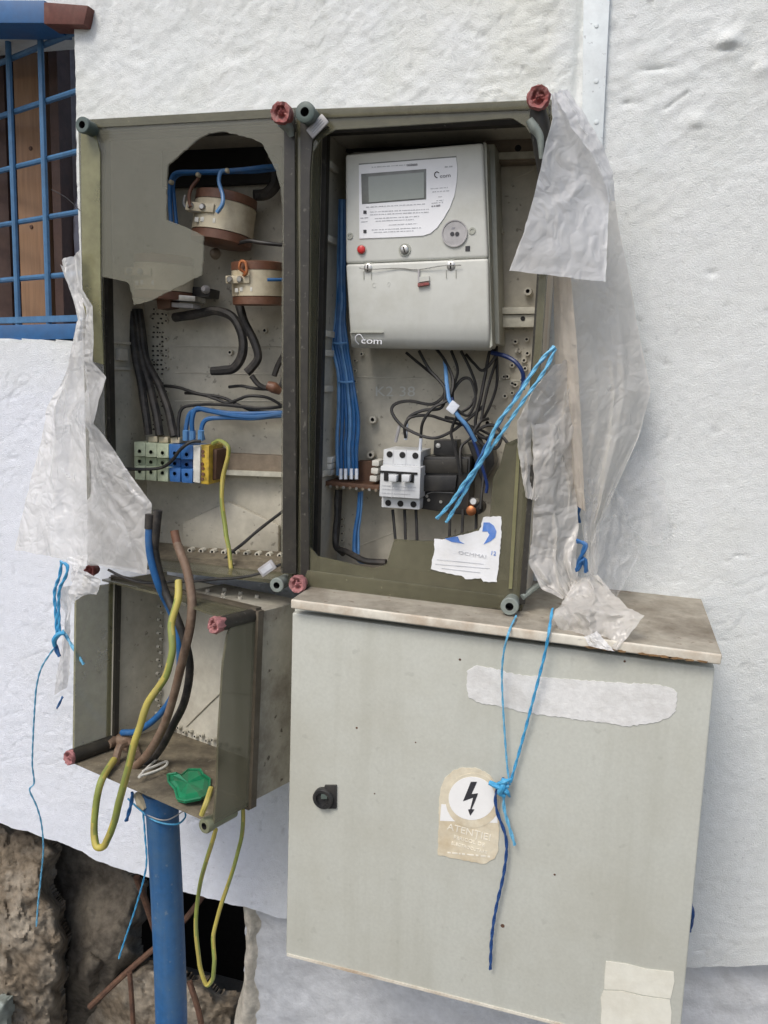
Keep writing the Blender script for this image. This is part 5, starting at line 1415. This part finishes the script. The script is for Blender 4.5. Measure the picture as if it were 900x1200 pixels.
# ================================================================== PLASTIC SHEETS
def resample(l, n):
    l = [Vector(p) for p in l]
    d = [0]
    for i in range(1, len(l)): d.append(d[-1] + (l[i] - l[i - 1]).length)
    out = []
    for k_ in range(n):
        t = d[-1] * k_ / (n - 1)
        i = max(0, min(len(l) - 2, int(np.searchsorted(d, t)) - 1))
        u = (t - d[i]) / max(1e-9, d[i + 1] - d[i])
        out.append(l[i].lerp(l[i + 1], u))
    return out
def film(C, left, right, m, parent, seedn, amp=.012, nf=3.0, name='film_fold', n=90, mcols=50, shear=.6, edge=.0015, label=None, belly=0.0):
    """film stretched between two edge lines (px, py, D each), with folds and creases"""
    A, B = resample([U(*C(p[0], p[1]), p[2]) for p in left], n), resample([U(*C(p[0], p[1]), p[2]) for p in right], n)
    u = np.linspace(0, 1, mcols)[None, :]; v = np.linspace(0, 1, n)[:, None]
    uu, vv = np.broadcast_arrays(u, v)
    s = nf
    wob = fbm(vv * 3 + seedn, uu * 2, 3) * shear
    f1 = ridge((uu + wob) * s + seedn, vv * 1.1 + seedn, 2) - .5
    f2 = ridge((uu + wob * 1.6) * s * 2.1 + 7 + seedn, vv * 3.0, 3) - .5
    f3 = ridge(uu * s * 2.4 + 3, vv * 7 + uu * 4 + seedn, 3) - .5
    env = np.sin(np.pi * np.clip(uu, 0, 1)) ** .35
    disp = amp * (f1 * 1.1 + f2 * .42 + f3 * .14) * (.35 + .65 * env) + belly * np.sin(np.pi * uu)
    ed = (fbm(vv * 22, uu * 0 + seedn, 3) - .5) * edge
    b = MB()
    for i in range(n):
        for j in range(mcols):
            p = A[i].lerp(B[i], float(u[0, j]))
            b.v.append((p.x + ed[i, j] * 2, p.y - float(disp[i, j]), p.z + float(f2[i, j]) * amp * .25))
    for i in range(n - 1):
        for j in range(mcols - 1):
            b.f.append((i * mcols + j, i * mcols + j + 1, (i + 1) * mcols + j + 1, (i + 1) * mcols + j)); b.m.append(0)
    return b.build(name, m, parent, smooth=True, label=label)

lb_ = thing('plastic_sheet', U(100, 668, .15), 'crumpled clear plastic sheet hanging over the left junction box side', 'plastic sheet')
film(L6, [(215, 95, .13), (240, 170, .13), (262, 240, .13), (268, 290, .13), (240, 430, .13), (205, 520, .12), (165, 600, .12), (145, 700, .12), (110, 850, .12), (80, 980, .12), (55, 1088, .12)],
     [(280, 40, .178), (281, 120, .178), (284, 175, .178), (322, 235, .18), (326, 330, .18), (325, 430, .18), (374, 490, .18), (350, 560, .18), (328, 650, .18), (385, 720, .182), (450, 810, .185), (535, 930, .19), (530, 1050, .19), (518, 1180, .19)],
     'film', lb_, 1.7, .016, 2.6, n=150, mcols=70)
film(L6, [(222, 480, .15), (215, 560, .15), (190, 700, .15), (180, 850, .15), (190, 980, .155), (175, 1115, .16)], [(300, 440, .187), (318, 560, .19), (325, 660, .19), (340, 800, .195), (420, 950, .20), (500, 1165, .20)], 'film_ghost', lb_, 4.2, .014, 2.2, n=110, mcols=50)
film(L6, [(225, 1120, .17), (255, 1150, .175), (250, 1200, .18)], [(310, 1110, .185), (305, 1150, .19), (270, 1210, .185)], 'film_white', lb_, 6.1, .006, 2, n=30, mcols=20)
tr_ = thing('plastic_scrap', U(80, 690, .14), 'torn white plastic rag tied at the top left of the small box', 'plastic scrap')
film(E2, [(245, 190, .16), (258, 250, .15), (290, 300, .15), (270, 480, .13), (250, 560, .12), (242, 655, .11)], [(330, 170, .18), (320, 210, .18), (310, 320, .17), (308, 480, .14), (305, 560, .13), (296, 620, .12)], 'film_white', tr_, 2.4, .006, 2, n=60, mcols=20)
film(E2, [(345, 75, .195), (330, 140, .195), (300, 205, .195), (320, 255, .195)], [(385, 120, .2), (440, 150, .2), (425, 215, .2), (380, 200, .2)], 'film_white', tr_, 5.4, .006, 2, n=40, mcols=24)

rb_ = thing('plastic_bag', U(680, 760, .15), 'long torn plastic bag draped over the right side of the meter box', 'plastic bag')
# back layer, long hanging
film(C7, [(262, 100, .13), (300, 400, .14), (300, 640, .135), (318, 760, .13), (330, 1000, .12), (335, 1180, .12), (350, 1400, .11), (365, 1600, .10), (390, 1780, .10)],
     [(320, 95, .12), (400, 220, .09), (470, 370, .07), (495, 560, .06), (535, 750, .055), (560, 900, .05), (608, 1140, .05), (565, 1300, .06), (485, 1480, .07), (430, 1600, .08), (420, 1780, .09)],
     'film_warm', rb_, 3.1, .010, 1.5, n=150, mcols=60, shear=.25, edge=.0005)
film(P_, [(648, 318, .120), (650, 400, .12), (652, 470, .12), (660, 540, .115), (672, 590, .11)], [(668, 318, .150), (676, 400, .15), (680, 480, .145), (684, 560, .135), (686, 600, .125)], 'film_dirty', rb_, 2.9, .005, 1.6, n=80, mcols=20, edge=.0005)
# front flap
film(C7, [(258, 90, .190), (262, 180, .190), (240, 260, .19), (200, 440, .19), (160, 580, .19), (110, 712, .19)],
     [(318, 78, .155), (365, 160, .145), (420, 250, .14), (455, 330, .135), (462, 450, .135), (448, 752, .15)],
     'film_white', rb_, 8.3, .006, 1.3, n=110, mcols=60, edge=.0008)
# fold ridge on the top right
film(C7, [(270, 90, .187), (330, 210, .18), (400, 300, .165), (445, 400, .15), (462, 470, .14)], [(318, 76, .17), (380, 170, .16), (435, 265, .145), (475, 370, .13), (482, 470, .12)], 'film_white', rb_, 2.2, .006, 1.4, n=60, mcols=18)
# left strips beside the box
film(C8, [(262, 30, .165), (190, 120, .165), (140, 220, .17), (138, 290, .17), (150, 380, .17), (168, 490, .17)], [(330, 0, .13), (335, 150, .13), (345, 260, .13), (300, 340, .14), (240, 440, .15), (205, 500, .165)], 'film_thin', rb_, 6.6, .010, 1.8, n=80, mcols=36)
film(C8, [(190, 230, .165), (200, 470, .165), (195, 560, .16), (188, 650, .165), (178, 720, .17), (225, 810, .18), (300, 845, .18)], [(345, 240, .12), (355, 460, .12), (350, 520, .12), (352, 600, .125), (345, 700, .13), (355, 780, .14), (340, 830, .16)], 'film_thin', rb_, 9.6, .013, 2.2, n=90, mcols=40)
# lower folds towards the cabinet top
film(C8, [(470, 460, .09), (430, 560, .09), (400, 650, .10), (370, 740, .11), (330, 830, .14), (270, 900, .17), (250, 940, .20)],
     [(480, 455, .08), (520, 500, .07), (545, 600, .07), (565, 700, .07), (510, 800, .10), (480, 860, .14), (500, 930, .20)], 'film_ghost', rb_, 4.9, .014, 2.4, n=80, mcols=44)
film(C8, [(345, 770, .15), (300, 850, .18), (262, 905, .21), (290, 960, 0.205), (350, 985, 0.227)],
     [(420, 760, .14), (470, 820, .17), (530, 880, .20), (585, 905, .22), (490, 1028, 0.231)], 'film_thin', rb_, 1.4, .012, 2.4, n=60, mcols=40)
film(C8, [(375, 980, 0.227), (390, 1010, 0.233)], [(420, 960, 0.227), (480, 1030, 0.233)], 'film_white', rb_, 7.4, .003, 2, n=14, mcols=20)
film(C8, [(355, 60, .10), (352, 300, .10), (365, 500, .10), (380, 700, .11), (375, 780, .13)], [(560, 120, .06), (500, 400, .07), (450, 520, .08), (410, 700, .10), (430, 790, .12)], 'film_ghost', rb_, 5.5, .012, 2.2, n=80, mcols=36)
film(C8, [(480, 440, .06), (500, 540, .055), (560, 620, .05), (600, 660, .05)], [(560, 320, .04), (660, 430, .035), (670, 560, .03), (640, 660, .035)], 'film_ghost', rb_, 3.8, .008, 2, n=50, mcols=30)

# ================================================================== TWINE
def twine(C, l, label, m='twine', r=.0013, name='twine', strands=2, group=None, pitch=.034, cat='twine'):
    P = pts(C, l)
    # dense centre line
    Q = []
    for i in range(len(P) - 1):
        p0 = P[i - 1] if i else P[0]; p3 = P[i + 2] if i + 2 < len(P) else P[-1]
        p1, p2 = P[i], P[i + 1]
        k_ = max(3, int((p2 - p1).length / .003))
        for q in range(k_):
            t = q / k_
            Q.append(.5 * ((2 * p1) + (p2 - p0) * t + (2 * p0 - 5 * p1 + 4 * p2 - p3) * t * t + (3 * p1 - p0 - 3 * p2 + p3) * t ** 3))
    Q.append(P[-1])
    b = MB()
    for s_ in range(strands):
        W = []
        L_ = 0
        for i, q in enumerate(Q):
            if i: L_ += (q - Q[i - 1]).length
            T = (Q[min(i + 1, len(Q) - 1)] - Q[max(i - 1, 0)]).normalized()
            n1 = T.cross(Vector((.3, 1, .2))).normalized(); n2 = T.cross(n1)
            a_ = L_ / pitch * 2 * math.pi + s_ * 2 * math.pi / strands
            W.append(q + (n1 * math.cos(a_) + n2 * math.sin(a_)) * r * .42)
        b.tube(W, r * .72, 6, 1, smooth=False)
    return b.build(name, m, smooth=True, label=label, cat=cat, group=group)
GT = 'blue twine strands tied across the boxes'
twine(C5, [(820, 15, .185), (770, 70, .188), (700, 180, .19), (640, 260, .19), (600, 360, .19), (540, 440, .19), (500, 500, .19), (455, 550, .188)], 'upper strand of light blue twine slanting over the broken meter box cover', 'twine_light', .0021, group=GT)
twine(C5, [(822, 22, .183), (790, 90, .186), (720, 190, .187), (660, 280, .186), (590, 380, .186), (540, 470, .186), (484, 562, .186)], 'lower strand of light blue twine slanting over the broken meter box cover', 'twine_light', .0021, group=GT)
twine(C5, [(815, 20, .175), (740, 110, .176), (690, 190, .176), (620, 300, .176), (560, 420, .176), (520, 480, .176)], 'darker blue strand between the two light twine strands', 'blue_wire', .0019, group=GT)
twine(C8, [(135, 905, .19), (110, 960, 0.235), (90, 1040, 0.233), (85, 1150, 0.227), (100, 1400, 0.223), (112, 1500, 0.223)], 'left thin strand hanging from the cover screw to the knot', 'twine_light', .0012, group=GT)
twine(C8, [(262, 880, .20), (250, 960, 0.231), (235, 1040, 0.229), (210, 1140, 0.227), (160, 1330, 0.223), (115, 1490, 0.223)], 'right thicker strand hanging from the plastic bag to the knot', 'twine', .0016, group=GT)
twine(E5, [(262, 360, 0.223), (240, 400, 0.223), (242, 450, 0.223), (268, 530, 0.223), (262, 620, 0.223), (240, 720, 0.223), (228, 800, 0.223), (224, 890, 0.223)], 'dark navy cord hanging from the knot down the cabinet door', 'twine_dark', .0019, group=GT)
twine(E5, [(262, 370, 0.225), (262, 440, 0.225), (275, 490, 0.225), (292, 545, 0.225)], 'short light blue tail beside the navy cord', 'twine_light', .002, group=GT)
kn = MB()
kn.tube(pts(E5, [(222, 372, 0.227), (250, 384, 0.231), (275, 380, 0.229)]), [.003, .0035, .003], 8)
kn.tube(pts(E5, [(262, 360, 0.229), (258, 385, 0.233), (250, 400, 0.231), (265, 410, 0.229)]), [.0028, .0036, .0032, .002], 8)
kn.tube(pts(E5, [(240, 378, 0.229), (262, 370, 0.233), (282, 362, 0.229)]), [.002, .003, .0012], 8)
kn.tube(pts(E5, [(255, 385, 0.229), (270, 398, 0.231), (278, 412, 0.227)]), [.003, .003, .001], 8)
kn.build('twine_knot', 'twine', smooth=True, label='bright blue knot over the edge of the warning sticker', cat='knot')
GT2 = 'blue twine hanging left of the small box'
twine(E2, [(265, 68, .18), (295, 85, .18), (290, 130, .18), (262, 190, .175), (258, 280, .17), (262, 380, .17)], 'looped twine at the top left of the small box', 'twine', .0022, group=GT2)
twine(E2, [(270, 75, .175), (262, 130, .175), (240, 200, .17), (245, 300, .17), (250, 400, .17)], 'second twine strand beside the loop at the small box corner', 'twine', .0022, group=GT2)
twine(E2, [(275, 370, .172), (300, 410, .175), (335, 470, .18), (368, 520, .18)], 'frayed twine tail pointing over the olive cover strip', 'twine_light', .0022, group=GT2)
twine(E2, [(245, 440, .17), (215, 480, .165), (180, 540, .16), (160, 620, .155), (152, 720, .15), (145, 850, .14), (142, 960, .13), (150, 1040, .12), (130, 1072, .12), (160, 1140, .11), (182, 1220, .10), (190, 1330, .09), (180, 1450, .08), (168, 1560, .08), (160, 1670, .08)], 'long blue twine hanging down the white wall to the rocks', 'twine_light', .0013, group=GT2)
twine(E2, [(240, 420, .172), (250, 460, .172), (262, 485, .172)], 'short thick twine end under the left knot', 'blue_wire', .003, group=GT2)
twine(E2, [(275, 662, .10), (262, 690, .10), (250, 712, .10)], 'tiny cut end of twine on the white wall', 'blue_wire', .0018, group=GT2)
kn = MB(); kn.tube(pts(E2, [(240, 440, .178), (240, 410, .18), (262, 385, .182), (285, 385, .18)]), [.0025, .004, .0035, .0025], 8); kn.build('twine_knot', 'twine', smooth=True, label='blue twine knot left of the small box', cat='knot')
GT3 = 'blue twine ends under the small box'
twine(E3, [(388, 72, .19), (384, 105, .19), (370, 155, .19)], 'thick short twine end hanging just left of pipe top', 'blue_wire', .0026, group=GT3)
twine(E3, [(418, 120, .18), (425, 200, .18), (428, 290, .18), (400, 400, .17), (370, 490, .16), (348, 558, .16)], 'thin blue twine hanging down left of the blue pipe', 'twine', .0013, group=GT3)
twine(P_, [(682, 582, .03), (677, 600, .035), (678, 612, .03)], 'small blue twine piece seen through the plastic bag, the top one', 'blue_wire', .003, group='blue twine knot behind the plastic bag')
twine(P_, [(676, 634, .16), (686, 638, .165), (682, 650, .165), (676, 668, .16), (684, 655, .165), (687, 670, .16)], 'blue twine knot in the gap of the plastic bag', 'blue_wire', .0028, group='blue twine knot behind the plastic bag')
twine(P_, [(809, 1055, .05), (812, 1072, .055), (808, 1092, .05)], 'dark blue cord end behind the cabinet right edge', 'twine_dark', .0022)
# thin wire on the window
twine(P_, [(60, 222, .01), (78, 232, .02), (95, 248, .06)], 'thin black wire from the grille to the left box', 'black_wire', .0006, name='wire', cat='wire')
